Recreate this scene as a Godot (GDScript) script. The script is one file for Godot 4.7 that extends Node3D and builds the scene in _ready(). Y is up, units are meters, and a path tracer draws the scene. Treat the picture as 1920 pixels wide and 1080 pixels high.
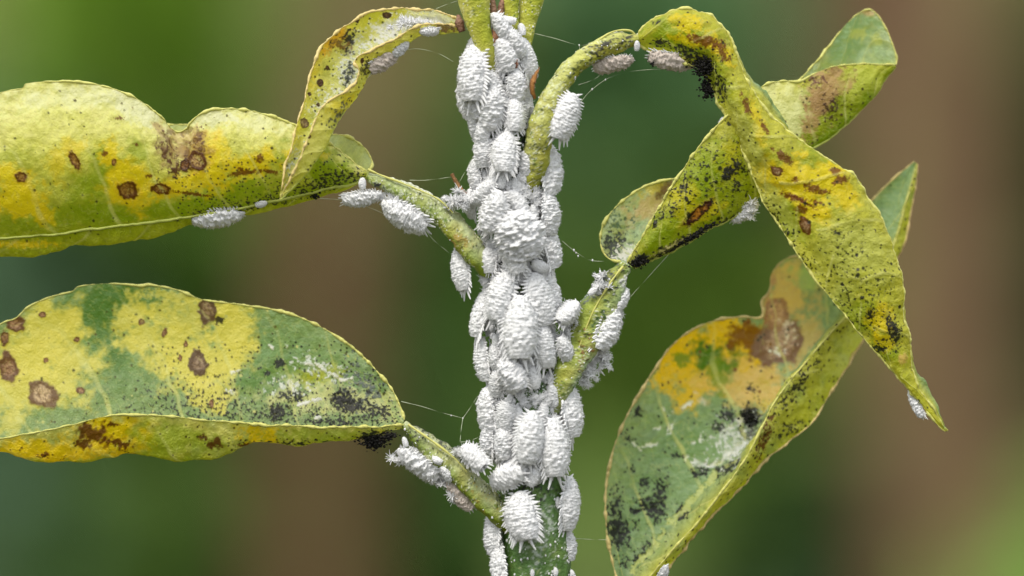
extends Node3D
# One drawing unit (u) of the plans below is S metres; the whole shoot is about 70 mm wide.
const S := 0.07 / 1920.0
const STEM_Y := [30.0, 70.0, 150.0, 300.0, 500.0, 750.0, 950.0, 1080.0, 1250.0]
const STEM_X := [940.0, 938.0, 938.0, 956.0, 963.0, 986.0, 1001.0, 1008.0, 1014.0]
const STEM_R := [20.0, 41.0, 46.0, 52.0, 54.0, 60.0, 62.0, 62.0, 64.0]

var names := {}
var rng := RandomNumberGenerator.new()
var fine := FastNoiseLite.new()
var broad := FastNoiseLite.new()
var cells := FastNoiseLite.new()
var M := {}
var powder := []


func at(x: float, y: float, z: float) -> Vector3:
	return Vector3((x - 960.0) * S, (540.0 - y) * S, z * S)


func tone(r: int, g: int, b: int) -> Color:
	return Color8(r, g, b).srgb_to_linear()


func numbered(called: String) -> String:
	var k: int = names.get(called, 0)
	names[called] = k + 1
	return called if k == 0 else "%s_%03d" % [called, k]


func thing(called: String, label: String, category: String, group := "") -> Node3D:
	var o := Node3D.new()
	o.name = numbered(called)
	add_child(o, true)
	tag(o, label, category, group)
	return o


func tag(o: Node, label: String, category: String, group := "") -> void:
	o.set_meta("label", label)
	if category:
		o.set_meta("category", category)
	if group:
		o.set_meta("group", group)


func part(called: String, mesh: Mesh, material: Material, parent: Node) -> MeshInstance3D:
	var o := MeshInstance3D.new()
	o.name = called
	o.mesh = mesh
	o.material_override = material
	parent.add_child(o, true)
	return o


func many(called: String, mesh: Mesh, material: Material, spots: Array, tints: Array, parent: Node) -> MultiMeshInstance3D:
	var mm := MultiMesh.new()
	mm.transform_format = MultiMesh.TRANSFORM_3D
	mm.use_colors = tints.size() > 0
	mm.mesh = mesh
	mm.instance_count = spots.size()
	for i in spots.size():
		mm.set_instance_transform(i, spots[i])
		if tints:
			mm.set_instance_color(i, tints[i])
	var o := MultiMeshInstance3D.new()
	o.name = called
	o.multimesh = mm
	o.material_override = material
	o.set_meta("kind", "stuff")
	parent.add_child(o, true)
	return o


func matt(albedo: Color, rough: float, spec := 0.5, vertex := false) -> StandardMaterial3D:
	var m := StandardMaterial3D.new()
	m.albedo_color = albedo
	m.roughness = rough
	m.metallic_specular = spec
	m.vertex_color_use_as_albedo = vertex
	m.cull_mode = BaseMaterial3D.CULL_DISABLED
	return m


func spline(a: Vector3, b: Vector3, c: Vector3, d: Vector3, t: float) -> Vector3:
	return 0.5 * (2.0 * b + (c - a) * t + (2.0 * a - 5.0 * b + 4.0 * c - d) * t * t + (3.0 * b - a - 3.0 * c + d) * t * t * t)


# A smooth line through [x, y, z, x, y, z ...], as n + 1 points at even distances.
func line(flat: Array, n: int, late := 0.0) -> PackedVector3Array:
	var k := PackedVector3Array()
	for i in range(0, flat.size(), 3):
		k.append(Vector3(flat[i], flat[i + 1], flat[i + 2]))
	var dense := PackedVector3Array()
	var last := k.size() - 1
	for i in last:
		var a: Vector3 = k[i - 1] if i > 0 else 2.0 * k[0] - k[1]
		var d: Vector3 = k[i + 2] if i + 2 <= last else 2.0 * k[last] - k[last - 1]
		for s in 14:
			dense.append(spline(a, k[i], k[i + 1], d, s / 14.0))
	dense.append(k[last])
	var far := PackedFloat32Array([0.0])
	for i in range(1, dense.size()):
		far.append(far[i - 1] + dense[i].distance_to(dense[i - 1]))
	var out := PackedVector3Array()
	var j := 0
	for i in n + 1:
		var f := float(i) / n
		var want := far[far.size() - 1] * ((1.0 - late) * f + late * pow(f, 4.0))
		while j < far.size() - 2 and far[j + 1] < want:
			j += 1
		out.append(dense[j].lerp(dense[j + 1], clampf((want - far[j]) / maxf(far[j + 1] - far[j], 1e-6), 0.0, 1.0)))
	return out


# A surface of (nu + 1) x (nv + 1) points in plan units, with a colour for each: what it is stained with is laid on by distance along it.
class Sheet:
	var nu: int
	var nv: int
	var wrap := false
	var p := PackedVector3Array()
	var n := PackedVector3Array()
	var c := PackedColorArray()
	var u := PackedFloat32Array()
	var v := PackedFloat32Array()
	var vein := PackedFloat32Array()
	var fine: FastNoiseLite
	var broad: FastNoiseLite
	var cells: FastNoiseLite

	func normals() -> void:
		n.resize(p.size())
		for j in nv + 1:
			for i in nu + 1:
				var i0 := i - 1 if i > 0 else (nu - 1 if wrap else 0)
				var i1 := i + 1 if i < nu else (1 if wrap else nu)
				var a := p[j * (nu + 1) + i1] - p[j * (nu + 1) + i0]
				var b := p[mini(j + 1, nv) * (nu + 1) + i] - p[maxi(j - 1, 0) * (nu + 1) + i]
				n[j * (nu + 1) + i] = a.cross(b).normalized()

	func lift(how: Callable) -> void:
		normals()
		for k in p.size():
			p[k] += n[k] * how.call(p[k], u[k], v[k])

	# Colours across the sheet, one for each lengthwise line, with mottling.
	func fill(cols: Array, mottle: float, other: Color) -> void:
		c.resize(p.size())
		for k in p.size():
			var s := clampf(u[k], 0.0, cols.size() - 1.0)
			var i := mini(int(s), cols.size() - 2)
			var base: Color = cols[i].lerp(cols[i + 1], s - i)
			var m := broad.get_noise_3dv(p[k] * 1.3) + 0.5 * fine.get_noise_3dv(p[k] * 0.22)
			c[k] = base.lerp(other, clampf(m * mottle + 0.1 * mottle, 0.0, 1.0)) * (1.0 + 0.16 * fine.get_noise_3dv(p[k] * 0.6) + 0.1 * fine.get_noise_3dv(p[k] * 2.2))

	# [indices, distances (1 at the rim)] of the points near (x, y) on the part of the sheet between the lengthwise lines u0 and u1.
	func near(x: float, y: float, rx: float, ry: float, rot: float, u0: float, u1: float, reach: float, rag: float) -> Array:
		var best := -1
		var least := 1e9
		for k in range(0, p.size(), 3):
			if u[k] >= u0 and u[k] <= u1:
				var q := p[k]
				var e := (q.x - x) * (q.x - x) + (q.y - y) * (q.y - y)
				if e < least:
					least = e
					best = k
		var ids := PackedInt32Array()
		var ds := PackedFloat32Array()
		if best < 0:
			return [ids, ds]
		var cz := p[best].z
		var m := maxf(rx, ry) * reach
		var ca := cos(deg_to_rad(rot))
		var sa := sin(deg_to_rad(rot))
		var fr := 7.0 / maxf(3.0, minf(rx, ry))
		for k in p.size():
			var q := p[k]
			if absf(q.x - x) > m * 1.3 or absf(q.y - y) > m * 1.3 or u[k] < u0 or u[k] > u1:
				continue
			var dx := q.x - x
			var dy := q.y - y
			var a := (dx * ca + dy * sa) / rx
			var b := (-dx * sa + dy * ca) / ry
			var z := (q.z - cz) / maxf(rx, ry)
			var d := sqrt(a * a + b * b + 0.5 * z * z) + rag * (0.8 * fine.get_noise_3dv(q * fr * 0.8) + 0.55 * fine.get_noise_3dv(q * fr * 2.2) + 0.3 * fine.get_noise_3dv(q * 0.9))
			if d < reach:
				ids.append(k)
				ds.append(d)
		return [ids, ds]

	func patch(x: float, y: float, rx: float, ry: float, rot: float, col: Color, most := 1.0, u0 := 0.0, u1 := 99.0, soft := 0.55, rag := 0.7) -> void:
		var f := near(x, y, rx, ry, rot, u0, u1, 1.0 + soft + 0.05, rag)
		for i in f[0].size():
			var k: int = f[0][i]
			c[k] = c[k].lerp(col, most * (1.0 - smoothstep(1.0 - soft, 1.0 + soft, f[1][i])))

	# A dead spot: dark rim, paler grainy middle, raised edge.
	func lesion(x: float, y: float, rx: float, ry: float, rot: float, rim: Color, mid: Color, u0 := 0.0, u1 := 99.0, halo := 0.6) -> void:
		var f := near(x, y, rx, ry, rot, u0, u1, 1.7, 0.24)
		for i in f[0].size():
			var k: int = f[0][i]
			var d: float = f[1][i]
			var inside := mid.lerp(rim, clampf(0.3 + 1.1 * fine.get_noise_3dv(p[k] * 1.6), 0.0, 0.8))
			var col := inside.lerp(rim, smoothstep(0.45, 0.75, d))
			c[k] = c[k].lerp(Color(0.5, 0.33, 0.03), halo * 0.6 * (1.0 - smoothstep(1.0, 1.6, d))).lerp(col, 1.0 - smoothstep(0.9, 1.12, d))
			p[k] += n[k] * (1.2 * smoothstep(0.5, 0.85, d) * (1.0 - smoothstep(0.9, 1.2, d)))

	# Soot or powder: grains, thickest in the middle.
	func grains(x: float, y: float, rx: float, ry: float, rot: float, col: Color, dense := 0.7, u0 := 0.0, u1 := 99.0, size := 1.0) -> void:
		var f := near(x, y, rx, ry, rot, u0, u1, 1.5, 0.5)
		for i in f[0].size():
			var k: int = f[0][i]
			var g := 0.5 + 0.9 * fine.get_noise_3dv(p[k] * (1.5 / size)) + 0.5 * fine.get_noise_3dv(p[k] * (3.4 / size) + Vector3(90, 0, 0))
			var share := dense * (1.0 - smoothstep(0.25, 1.4, f[1][i]))
			var amount := smoothstep(-0.08, 0.36, share - g * 0.85)
			c[k] = c[k].lerp(col, 0.62 * dense * dense * (1.0 - smoothstep(0.1, 1.35, f[1][i])))
			c[k] = c[k].lerp(col * (1.0 + 0.3 * fine.get_noise_3dv(p[k] * 5.0)), amount * 0.95)
			p[k] += n[k] * 0.8 * amount

	# Small separate dots over a wide area.
	func dots(scale: float, dot: float, share: float, col: Color, u0 := 0.0, u1 := 99.0, x0 := -9e3, x1 := 9e3, y0 := -9e3, y1 := 9e3) -> void:
		for k in p.size():
			var q := p[k]
			if u[k] < u0 or u[k] > u1 or q.x < x0 or q.x > x1 or q.y < y0 or q.y > y1:
				continue
			if broad.get_noise_3dv(q * 2.3 + Vector3(0, 400, 70)) > share * 2.0 - 1.0:
				continue
			var d := 1.0 + cells.get_noise_3dv(q / scale)
			c[k] = c[k].lerp(col, 0.92 * (1.0 - smoothstep(dot * 0.7, dot * 1.3, d)))

	# A smear along a line of [x, y] pairs.
	func streak(pts: Array, w: float, col: Color, most := 0.95, u0 := 0.0, u1 := 99.0, raise := 1.5) -> void:
		var along := Curve2D.new()
		for i in range(0, pts.size(), 2):
			along.add_point(Vector2(pts[i], pts[i + 1]))
		var lo := Vector2(1e9, 1e9)
		var hi := -lo
		for i in along.point_count:
			lo = lo.min(along.get_point_position(i))
			hi = hi.max(along.get_point_position(i))
		lo -= Vector2(w, w) * 3.0
		hi += Vector2(w, w) * 3.0
		for k in p.size():
			var q := Vector2(p[k].x, p[k].y)
			if u[k] < u0 or u[k] > u1 or q.x < lo.x or q.y < lo.y or q.x > hi.x or q.y > hi.y:
				continue
			var d := along.get_closest_point(q).distance_to(q) / w + 1.0 * fine.get_noise_3dv(p[k] * 0.45) + 0.8 * fine.get_noise_3dv(p[k] * 1.5)
			var a := (1.0 - smoothstep(0.4, 1.2, d)) * smoothstep(-0.6, -0.05, fine.get_noise_3dv(p[k] * 0.24 + Vector3(0, 50, 0)))
			c[k] = c[k].lerp(col, most * a)
			p[k] += n[k] * raise * a

	# Side veins that leave the line `mid` and bend to the tip: pale, a little sunk, the blade puckered up between them.
	func veins(mid: float, count: float, bend: float, depth: float) -> void:
		vein.resize(p.size())
		for k in p.size():
			var w := absf(u[k] - mid)
			var s := v[k] * count - w * bend + 0.1 * broad.get_noise_3dv(p[k] * 0.7) + (0.5 if u[k] > mid else 0.0)
			var off := absf(s - roundf(s))
			var a := (1.0 - smoothstep(0.012, 0.05, off)) * (1.0 - 0.6 * smoothstep(0.6, 1.9, w))
			var net := 1.0 - smoothstep(0.02, 0.1, absf(fine.get_noise_3dv(p[k] * 0.33) + 0.3 * fine.get_noise_3dv(p[k] * 0.8)))
			vein[k] = maxf(a * (0.75 + 0.5 * fine.get_noise_3dv(p[k] * 0.2)), 0.3 * net)
			p[k] += n[k] * depth * (1.8 * (smoothstep(0.0, 0.3, off) - 0.5) * smoothstep(0.1, 0.6, w) - 0.7 * a - 0.3 * net)

	func show_veins(col: Color, most: float) -> void:
		for k in p.size():
			c[k] = c[k].lerp(col, most * vein[k] * smoothstep(0.05, 0.12, c[k].g))

	func mesh(unit: float, pale := 1.0) -> ArrayMesh:
		normals()
		var vs := PackedVector3Array()
		vs.resize(p.size())
		var ns := PackedVector3Array()
		ns.resize(p.size())
		var uv := PackedVector2Array()
		uv.resize(p.size())
		for k in p.size():
			vs[k] = Vector3((p[k].x - 960.0) * unit, (540.0 - p[k].y) * unit, p[k].z * unit)
			ns[k] = Vector3(n[k].x, -n[k].y, n[k].z)
			uv[k] = Vector2(u[k], v[k])
			c[k] = Color(clampf(c[k].r * pale, 0.004, 0.85), clampf(c[k].g * pale, 0.004, 0.85), clampf(c[k].b * pale, 0.004, 0.85))
		var ids := PackedInt32Array()
		ids.resize(nu * nv * 6)
		var o := 0
		for j in nv:
			for i in nu:
				var a := j * (nu + 1) + i
				ids[o] = a
				ids[o + 1] = a + 1
				ids[o + 2] = a + nu + 1
				ids[o + 3] = a + 1
				ids[o + 4] = a + nu + 2
				ids[o + 5] = a + nu + 1
				o += 6
		var arrays := []
		arrays.resize(Mesh.ARRAY_MAX)
		arrays[Mesh.ARRAY_VERTEX] = vs
		arrays[Mesh.ARRAY_NORMAL] = ns
		arrays[Mesh.ARRAY_COLOR] = c
		arrays[Mesh.ARRAY_TEX_UV] = uv
		arrays[Mesh.ARRAY_INDEX] = ids
		var m := ArrayMesh.new()
		m.add_surface_from_arrays(Mesh.PRIMITIVE_TRIANGLES, arrays)
		return m


func new_sheet(nu: int, nv: int) -> Sheet:
	var s := Sheet.new()
	s.nu = nu
	s.nv = nv
	s.fine = fine
	s.broad = broad
	s.cells = cells
	var count := (nu + 1) * (nv + 1)
	s.p.resize(count)
	s.u.resize(count)
	s.v.resize(count)
	return s


# A sheet through lengthwise lines (leaf edge, half blade, midrib, half blade, leaf edge).
func blade(lines: Array, per: Array, nv: int, late := 0.0) -> Sheet:
	var k := lines.size()
	var us := PackedFloat32Array([0.0])
	for a in k - 1:
		for i in per[a]:
			us.append(a + (i + 1.0) / per[a])
	var s := new_sheet(us.size() - 1, nv)
	var run := []
	for l in lines:
		run.append(line(l, nv, late))
	for j in nv + 1:
		for i in s.nu + 1:
			var f := us[i]
			var a := mini(int(f), k - 2)
			var b: Vector3 = run[a][j]
			var d: Vector3 = run[a + 1][j]
			var before: Vector3 = run[a - 1][j] if a > 0 else 2.0 * b - d
			var after: Vector3 = run[a + 2][j] if a + 2 < k else 2.0 * d - b
			var at_ := j * (s.nu + 1) + i
			s.p[at_] = spline(before, b, d, after, f - a)
			s.u[at_] = f
			s.v[at_] = float(j) / nv
	s.normals()
	return s


# A round or flattened stalk along a line; radii at even steps; u runs 0..4 round it, 0 and 4 at the side `ref`.
func stalk(flat: Array, radii: Array, ref: Vector3, flatten := 1.0, around := 40, nv := 120) -> Sheet:
	var s := new_sheet(around, nv)
	s.wrap = true
	var run := line(flat, nv)
	for j in nv + 1:
		var t := (run[mini(j + 1, nv)] - run[maxi(j - 1, 0)]).normalized()
		var a := (ref - t * ref.dot(t)).normalized()
		var b := t.cross(a)
		var f := float(j) / nv * (radii.size() - 1)
		var i0 := mini(int(f), radii.size() - 2)
		var r: float = lerpf(radii[i0], radii[i0 + 1], smoothstep(0.0, 1.0, f - i0) * 0.5 + (f - i0) * 0.5)
		for i in around + 1:
			var ang := TAU * (i % around) / around
			var k := j * (around + 1) + i
			s.p[k] = run[j] + (a * cos(ang) * flatten + b * sin(ang)) * r
			s.u[k] = 4.0 * i / around
			s.v[k] = float(j) / nv
	s.normals()
	return s


# A thin round line (leaf edge, rib, thread) through points in plan units.
func wire(run: PackedVector3Array, r0: float, r1: float, sides := 6, wobble := 0.0) -> ArrayMesh:
	var st := SurfaceTool.new()
	st.begin(Mesh.PRIMITIVE_TRIANGLES)
	st.set_smooth_group(0)
	var last := run.size() - 1
	for j in last + 1:
		var t := (run[mini(j + 1, last)] - run[maxi(j - 1, 0)]).normalized()
		var a := t.cross(Vector3(0.31, 0.22, 0.92)).normalized()
		var b := t.cross(a)
		var r := lerpf(r0, r1, float(j) / last) * (1.0 + wobble * (fine.get_noise_1d(j * 0.5 + r0 * 50.0) + 0.4 * fine.get_noise_1d(j * 1.3)))
		for i in sides:
			var ang := TAU * i / sides
			var q := run[j] + (a * cos(ang) + b * sin(ang)) * r
			st.add_vertex(at(q.x, q.y, q.z))
	for j in last:
		for i in sides:
			var k := j * sides + i
			var l := j * sides + (i + 1) % sides
			for w in [k, l, k + sides, l, l + sides, k + sides]:
				st.add_index(w)
	st.generate_normals()
	return st.commit()


func column(s: Sheet, i: int, step := 2) -> PackedVector3Array:
	var out := PackedVector3Array()
	for j in range(0, s.nv + 1, step):
		out.append(s.p[j * (s.nu + 1) + i])
	return out


func along_table(keys: Array, vals: Array, y: float) -> float:
	for i in keys.size() - 1:
		if y <= keys[i + 1]:
			return lerpf(vals[i], vals[i + 1], clampf((y - keys[i]) / (keys[i + 1] - keys[i]), 0.0, 1.0))
	return vals[-1]


const SOOT := Color(0.022, 0.022, 0.021)
const WAX := Color(0.8, 0.8, 0.81)
const RIM := Color(0.07, 0.03, 0.012)
const TAN := Color(0.3, 0.2, 0.1)


func stem_sheet() -> Sheet:
	var flat := []
	for i in STEM_Y.size():
		flat += [STEM_X[i], STEM_Y[i], 0.0]
	var s := stalk(flat, STEM_R, Vector3(0, 0, 1), 1.0, 120, 460)
	s.lift(func(q, _u, _v): return 3.0 * broad.get_noise_3dv(q * Vector3(1.6, 0.5, 1.6)) + 1.1 * fine.get_noise_3dv(q * Vector3(0.9, 0.25, 0.9)))
	s.fill([tone(78, 112, 52), tone(84, 118, 50), tone(66, 98, 44), tone(84, 118, 50), tone(78, 112, 52)], 0.6, tone(120, 140, 66))
	s.dots(9.0, 0.34, 0.35, tone(150, 165, 105))
	# soot on the upper stem between the insects
	for y in [120.0, 190.0, 260.0, 340.0, 420.0, 510.0, 600.0, 700.0, 760.0]:
		s.grains(along_table(STEM_Y, STEM_X, y) + rng.randf_range(-20, 30), y, 55, 50, 0, SOOT, 0.75, 0, 4, 1.6)
	s.grains(985, 900, 60, 40, 0, SOOT, 0.55, 0, 4, 1.5)
	s.grains(1010, 1000, 40, 60, 0, tone(170, 180, 165), 0.42, 0, 4, 2.0)
	s.dots(6.0, 0.3, 0.45, tone(215, 218, 215), 0, 4, -9e3, 9e3, -9e3, 880)
	s.dots(10.0, 0.2, 0.4, tone(190, 200, 170), 0, 4, -9e3, 9e3, 880, 1400)
	return s


func make_plant() -> void:
	var plant := thing("citrus_shoot", "green citrus shoot with six yellowed, sooty, curling leaves in sharp focus", "plant")
	part("stem", stem_sheet().mesh(S), M.stem, plant)
	upper_left_leaf(plant)
	small_leaf(plant)
	lower_left_leaf(plant)
	arching_leaf(plant)
	rising_leaf(plant)
	lower_right_leaf(plant)
	# stalks cut off by the top of the picture
	var cut := [
		["leaf_stalk", [886, -40, 42, 889, 0, 44, 896, 40, 48, 906, 75, 50, 914, 105, 46, 921, 142, 30], [32, 31, 25, 19, 17, 17], "broad green leaf stalk standing in front of the stem top"],
		["leaf_stalk", [955, -40, 14, 957, 0, 15, 960, 40, 20, 963, 85, 26], [17, 16, 13, 9], ""],
		["leaf_stalk", [1004, -40, -8, 996, 0, -4, 988, 45, 4, 986, 100, 14], [26, 22, 16, 8], ""],
	]
	for d in cut:
		var s := stalk(d[1], d[2], Vector3(0, 0, 1), 0.8, 40, 130)
		s.lift(func(q, _u, _v): return 1.4 * broad.get_noise_3dv(q * 1.7) + 0.5 * fine.get_noise_3dv(q * 0.8))
		s.fill([tone(150, 154, 40), tone(126, 138, 32), tone(150, 154, 60), tone(178, 174, 84), tone(150, 154, 40)], 0.7, tone(188, 182, 100))
		s.dots(7.0, 0.3, 0.4, tone(70, 90, 30))
		s.dots(6.0, 0.3, 0.45, tone(205, 205, 160))
		scatter_powder(s, 60)
		var o := part(d[0], s.mesh(S, 1.2), M.stem, plant)
		if d[3]:
			o.set_meta("label", d[3])
	var scales := [
		[[1012, 127, 42, 1004, 142, 50, 998, 158, 54, 998, 172, 54, 1002, 186, 48], [1, 3.5, 5.5, 5, 3], tone(164, 112, 50), tone(96, 62, 42)],
		[[847, 326, 34, 852, 336, 34, 859, 347, 32, 866, 358, 30, 872, 366, 26], [3.4, 4, 3.6, 4.4, 5], tone(168, 126, 78), tone(112, 80, 50)],
		[[931, 88, 52, 930, 74, 52, 926, 56, 48], [3, 6, 3], tone(128, 86, 60), tone(165, 120, 90)],
		[[925, 30, 30, 924, 12, 28, 921, -14, 24], [8, 6, 3], tone(150, 116, 92), tone(110, 80, 60)],
		[[937, 36, 26, 939, 16, 24, 944, -8, 20], [7, 6, 3], tone(150, 112, 86), tone(110, 80, 60)],
		[[867, 60, 30, 862, 45, 28, 859, 30, 20], [6, 9, 4], tone(140, 104, 82), tone(96, 70, 50)],
		[[967, 128, 56, 967, 120, 60, 968, 113, 60], [3, 4.5, 2], tone(128, 72, 40), tone(150, 100, 70)],
	]
	for d in scales:
		var s := stalk(d[0], d[1], Vector3(0, 0, 1), 0.8, 14, 26)
		s.lift(func(q, _u, _v): return 1.3 * fine.get_noise_3dv(q * 1.2))
		s.fill([d[2], d[3], d[2], d[3], d[2]], 0.8, tone(90, 55, 30))
		part("bud_scale", s.mesh(S), M.stem, plant)


# Remembers places for wax grains on the side of a stalk that can be seen.
func scatter_powder(s: Sheet, count: int) -> void:
	for k in count:
		var j := rng.randi_range(0, s.p.size() - 1)
		if s.n[j].z < -0.2:
			continue
		var e := rng.randf_range(0.4, 1.3) * (2.0 if rng.randf() < 0.08 else 1.0)
		if broad.get_noise_3dv(s.p[j] * 2.0) < -0.05:
			continue
		powder.append(Transform3D(Basis(Vector3(0.3, 0.5, 0.8).normalized(), rng.randf() * TAU).scaled(Vector3(e, e * 1.3, e) * S), at(s.p[j].x, s.p[j].y, s.p[j].z)))


func finish_leaf(s: Sheet, label: String, plant: Node3D, edges: Array, edge_tone: Array, ribs: Array) -> MeshInstance3D:
	s.show_veins(tone(206, 206, 132), 0.55)
	var leaf := part("leaf", s.mesh(S, 1.28), M.leaf, plant)
	leaf.set_meta("label", label)
	for e in edges:
		part("leaf_edge", wire(column(s, e, 1), 2.5, 1.5, 7, 1.0), edge_tone[0], leaf)
	for r in ribs:
		part("midrib", wire(column(s, r[0], 2), r[1], r[2], 8, 0.2), edge_tone[1], leaf)
	return leaf


func crinkle(s: Sheet, edge_amount: float, body: float) -> void:
	var most := s.u[s.nu]
	s.lift(func(q, u, v):
		var e: float = pow(absf(u / most * 2.0 - 1.0), 3.0) * smoothstep(0.0, 0.12, v) * smoothstep(1.0, 0.9, v)
		return edge_amount * e * broad.get_noise_3dv(q * 2.2) + body * broad.get_noise_3dv(q * 1.4 + Vector3(0, 0, 300)) * smoothstep(0.0, 0.1, v) + 0.35 * fine.get_noise_3dv(q * 0.7))


func winged_stalk(leaf: MeshInstance3D, flat: Array, radii: Array, ref: Vector3, flatten: float, cols: Array, ridge: Array, ridge_r: Array, stains := []) -> void:
	var s := stalk(flat, radii, ref, flatten, 56, 190)
	s.lift(func(q, _u, _v): return 3.4 * broad.get_noise_3dv(q * 2.2) + 1.3 * fine.get_noise_3dv(q * 0.5) + 0.6 * fine.get_noise_3dv(q * 1.3))
	s.fill(cols, 0.6, tone(158, 150, 60))
	s.dots(7.0, 0.33, 0.45, tone(40, 52, 22))
	s.dots(5.0, 0.33, 0.45, tone(205, 208, 180))
	s.dots(13.0, 0.3, 0.35, tone(96, 120, 40))
	for d in stains:
		s.grains(d[0], d[1], d[2], d[3], d[4], d[5], d[6], 0, 4, 1.5)
	part("leaf_stalk", s.mesh(S, 1.05), M.stem, leaf)
	scatter_powder(s, 170)
	if ridge:
		part("stalk_wing", wire(line(ridge, 60), ridge_r[0], ridge_r[1], 10, 0.5), M.edge, leaf)


# Clumps of sooty mould that stand off the leaf: black grains through a lens-shaped heap.
func mould(leaf: Node3D, x: float, y: float, z: float, rx: float, ry: float, rot: float, count: int) -> void:
	var spots := []
	var ca := cos(deg_to_rad(rot))
	var sa := sin(deg_to_rad(rot))
	for i in count:
		var d := Vector3(rng.randfn(0, 0.45), rng.randfn(0, 0.45), rng.randfn(0, 0.35))
		var r := rng.randf_range(0.8, 2.9)
		var b := Basis(Vector3(rng.randf(), rng.randf(), rng.randf() + 0.1).normalized(), rng.randf() * TAU).scaled(Vector3(r, r * 0.8, r * 1.1) * S)
		spots.append(Transform3D(b, at(x + d.x * rx * ca - d.y * ry * sa, y + d.x * rx * sa + d.y * ry * ca, z + d.z * minf(rx, ry))))
	many("sooty_mould", M.grain, M.soot, spots, [], leaf)


func upper_left_leaf(plant: Node3D) -> void:
	var s := blade([
		[688, 321, 10, 667, 308, 12, 637, 283, 16, 604, 263, 20, 575, 247, 20, 548, 232, 22, 500, 215, 24, 445, 204, 24, 405, 206, 24, 380, 214, 22, 362, 226, 16, 352, 238, 8, 340, 246, 0, 325, 243, 2, 310, 228, 12, 295, 213, 20, 270, 194, 22, 240, 177, 22, 200, 163, 22, 150, 155, 22, 100, 153, 22, 55, 156, 20, 42, 166, 20, 0, 175, 20, -80, 205, 15, -200, 270, 10, -330, 370, 0],
		[687, 325, 14, 664, 326, 24, 615, 308, 38, 560, 300, 46, 480, 296, 50, 420, 300, 50, 375, 316, 42, 340, 330, 36, 300, 318, 46, 260, 300, 52, 200, 292, 55, 100, 298, 55, 0, 312, 50, -150, 345, 40, -330, 372, 0],
		[686, 332, 6, 660, 345, 4, 620, 353, 2, 560, 366, 0, 500, 380, 0, 440, 392, 0, 380, 402, 0, 300, 414, 0, 220, 424, 0, 150, 432, 0, 100, 440, 0, 0, 447, 0, -100, 450, 0, -220, 430, 0, -330, 375, 0],
		[687, 333, -8, 650, 350, -10, 600, 361, -15, 500, 384, -25, 420, 398, -30, 350, 410, -30, 265, 434, -30, 150, 441, -30, 100, 452, -30, 60, 461, -30, 0, 463, -30, -100, 461, -30, -330, 378, -5],
		[692, 318, -16, 697, 302, -28, 680, 275, -38, 650, 254, -44, 612, 250, -50, 560, 245, -58, 500, 240, -68, 420, 236, -74, 340, 231, -75, 300, 231, -80, 200, 220, -80, 100, 215, -80, 0, 220, -80, -150, 270, -70, -330, 370, -10],
	], [62, 62, 20, 16], 560, 0.3)
	crinkle(s, 5.0, 5.0)
	s.fill([tone(222, 218, 158), tone(196, 194, 92), tone(146, 158, 22), tone(160, 164, 34), tone(166, 178, 140)], 0.5, tone(176, 180, 62))
	s.veins(2.0, 8.5, 0.55, 1.5)
	var yellow := tone(222, 194, 24)
	var green := tone(126, 148, 8)
	for d in [[270, 215, 60, 24, 25, 0.75], [395, 222, 45, 14, -5, 0.7], [150, 185, 110, 18, 0, 0.4], [322, 252, 22, 10, 0, 0.8], [480, 235, 40, 14, 10, 0.4]]:
		s.patch(d[0], d[1], d[2], d[3], d[4], tone(240, 232, 188), d[5], 0, 2)
	for d in [[610, 320, 80, 34, 20, 0.9], [560, 372, 90, 14, -12, 0.8], [430, 362, 90, 20, -10, 0.85], [180, 345, 38, 50, 25, 0.75], [150, 400, 120, 18, 0, 0.7], [330, 392, 120, 14, -6, 0.8], [265, 290, 26, 30, 30, 0.6], [40, 300, 50, 20, 0, 0.3], [30, 420, 60, 16, 0, 0.6]]:
		s.patch(d[0], d[1], d[2], d[3], d[4], green, d[5], 0, 2, 0.6)
	for d in [[385, 300, 40, 46, 20, 0.9], [470, 308, 50, 22, -12, 0.9], [345, 345, 55, 20, -10, 0.9], [240, 345, 44, 46, 30, 0.95], [212, 290, 18, 30, -10, 0.85], [30, 335, 40, 22, 20, 0.9], [35, 378, 50, 26, 10, 0.95], [82, 398, 18, 26, -20, 0.7], [110, 310, 22, 24, 0, 0.5], [140, 275, 20, 16, 0, 0.55], [548, 290, 16, 9, 0, 0.7], [605, 292, 14, 8, 0, 0.5], [35, 458, 60, 6, 0, 0.8]]:
		s.patch(d[0], d[1], d[2], d[3], d[4], yellow, d[5], 0, 3, 0.5)
	s.grains(620, 340, 90, 14, -12, SOOT, 0.55, 0, 2.4, 1.5)
	s.grains(470, 382, 110, 12, -12, SOOT, 0.5, 0, 2.4, 1.5)
	s.dots(15, 0.16, 0.42, tone(50, 54, 22), 0, 2.2)
	s.dots(30, 0.1, 0.5, tone(44, 40, 20), 0, 2.2)
	s.dots(8, 0.26, 0.62, SOOT, 0, 2.2, 330, 690, 290, 420)
	# the scorched pucker below the notch
	s.patch(345, 280, 42, 40, 0, tone(150, 118, 82), 0.85, 0, 2, 0.5, 0.8)
	s.grains(315, 285, 14, 34, -15, tone(96, 68, 50), 0.6, 0, 2, 1.8)
	s.grains(352, 312, 40, 16, -20, tone(84, 54, 30), 0.75, 0, 2, 1.8)
	s.grains(376, 275, 12, 30, 10, tone(100, 72, 52), 0.6, 0, 2, 1.8)
	s.patch(340, 258, 34, 12, 0, tone(214, 196, 150), 0.8, 0, 2, 0.4)
	s.lesion(372, 303, 18, 18, 0, tone(86, 52, 28), tone(160, 128, 76), 0, 2, 0.2)
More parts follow.
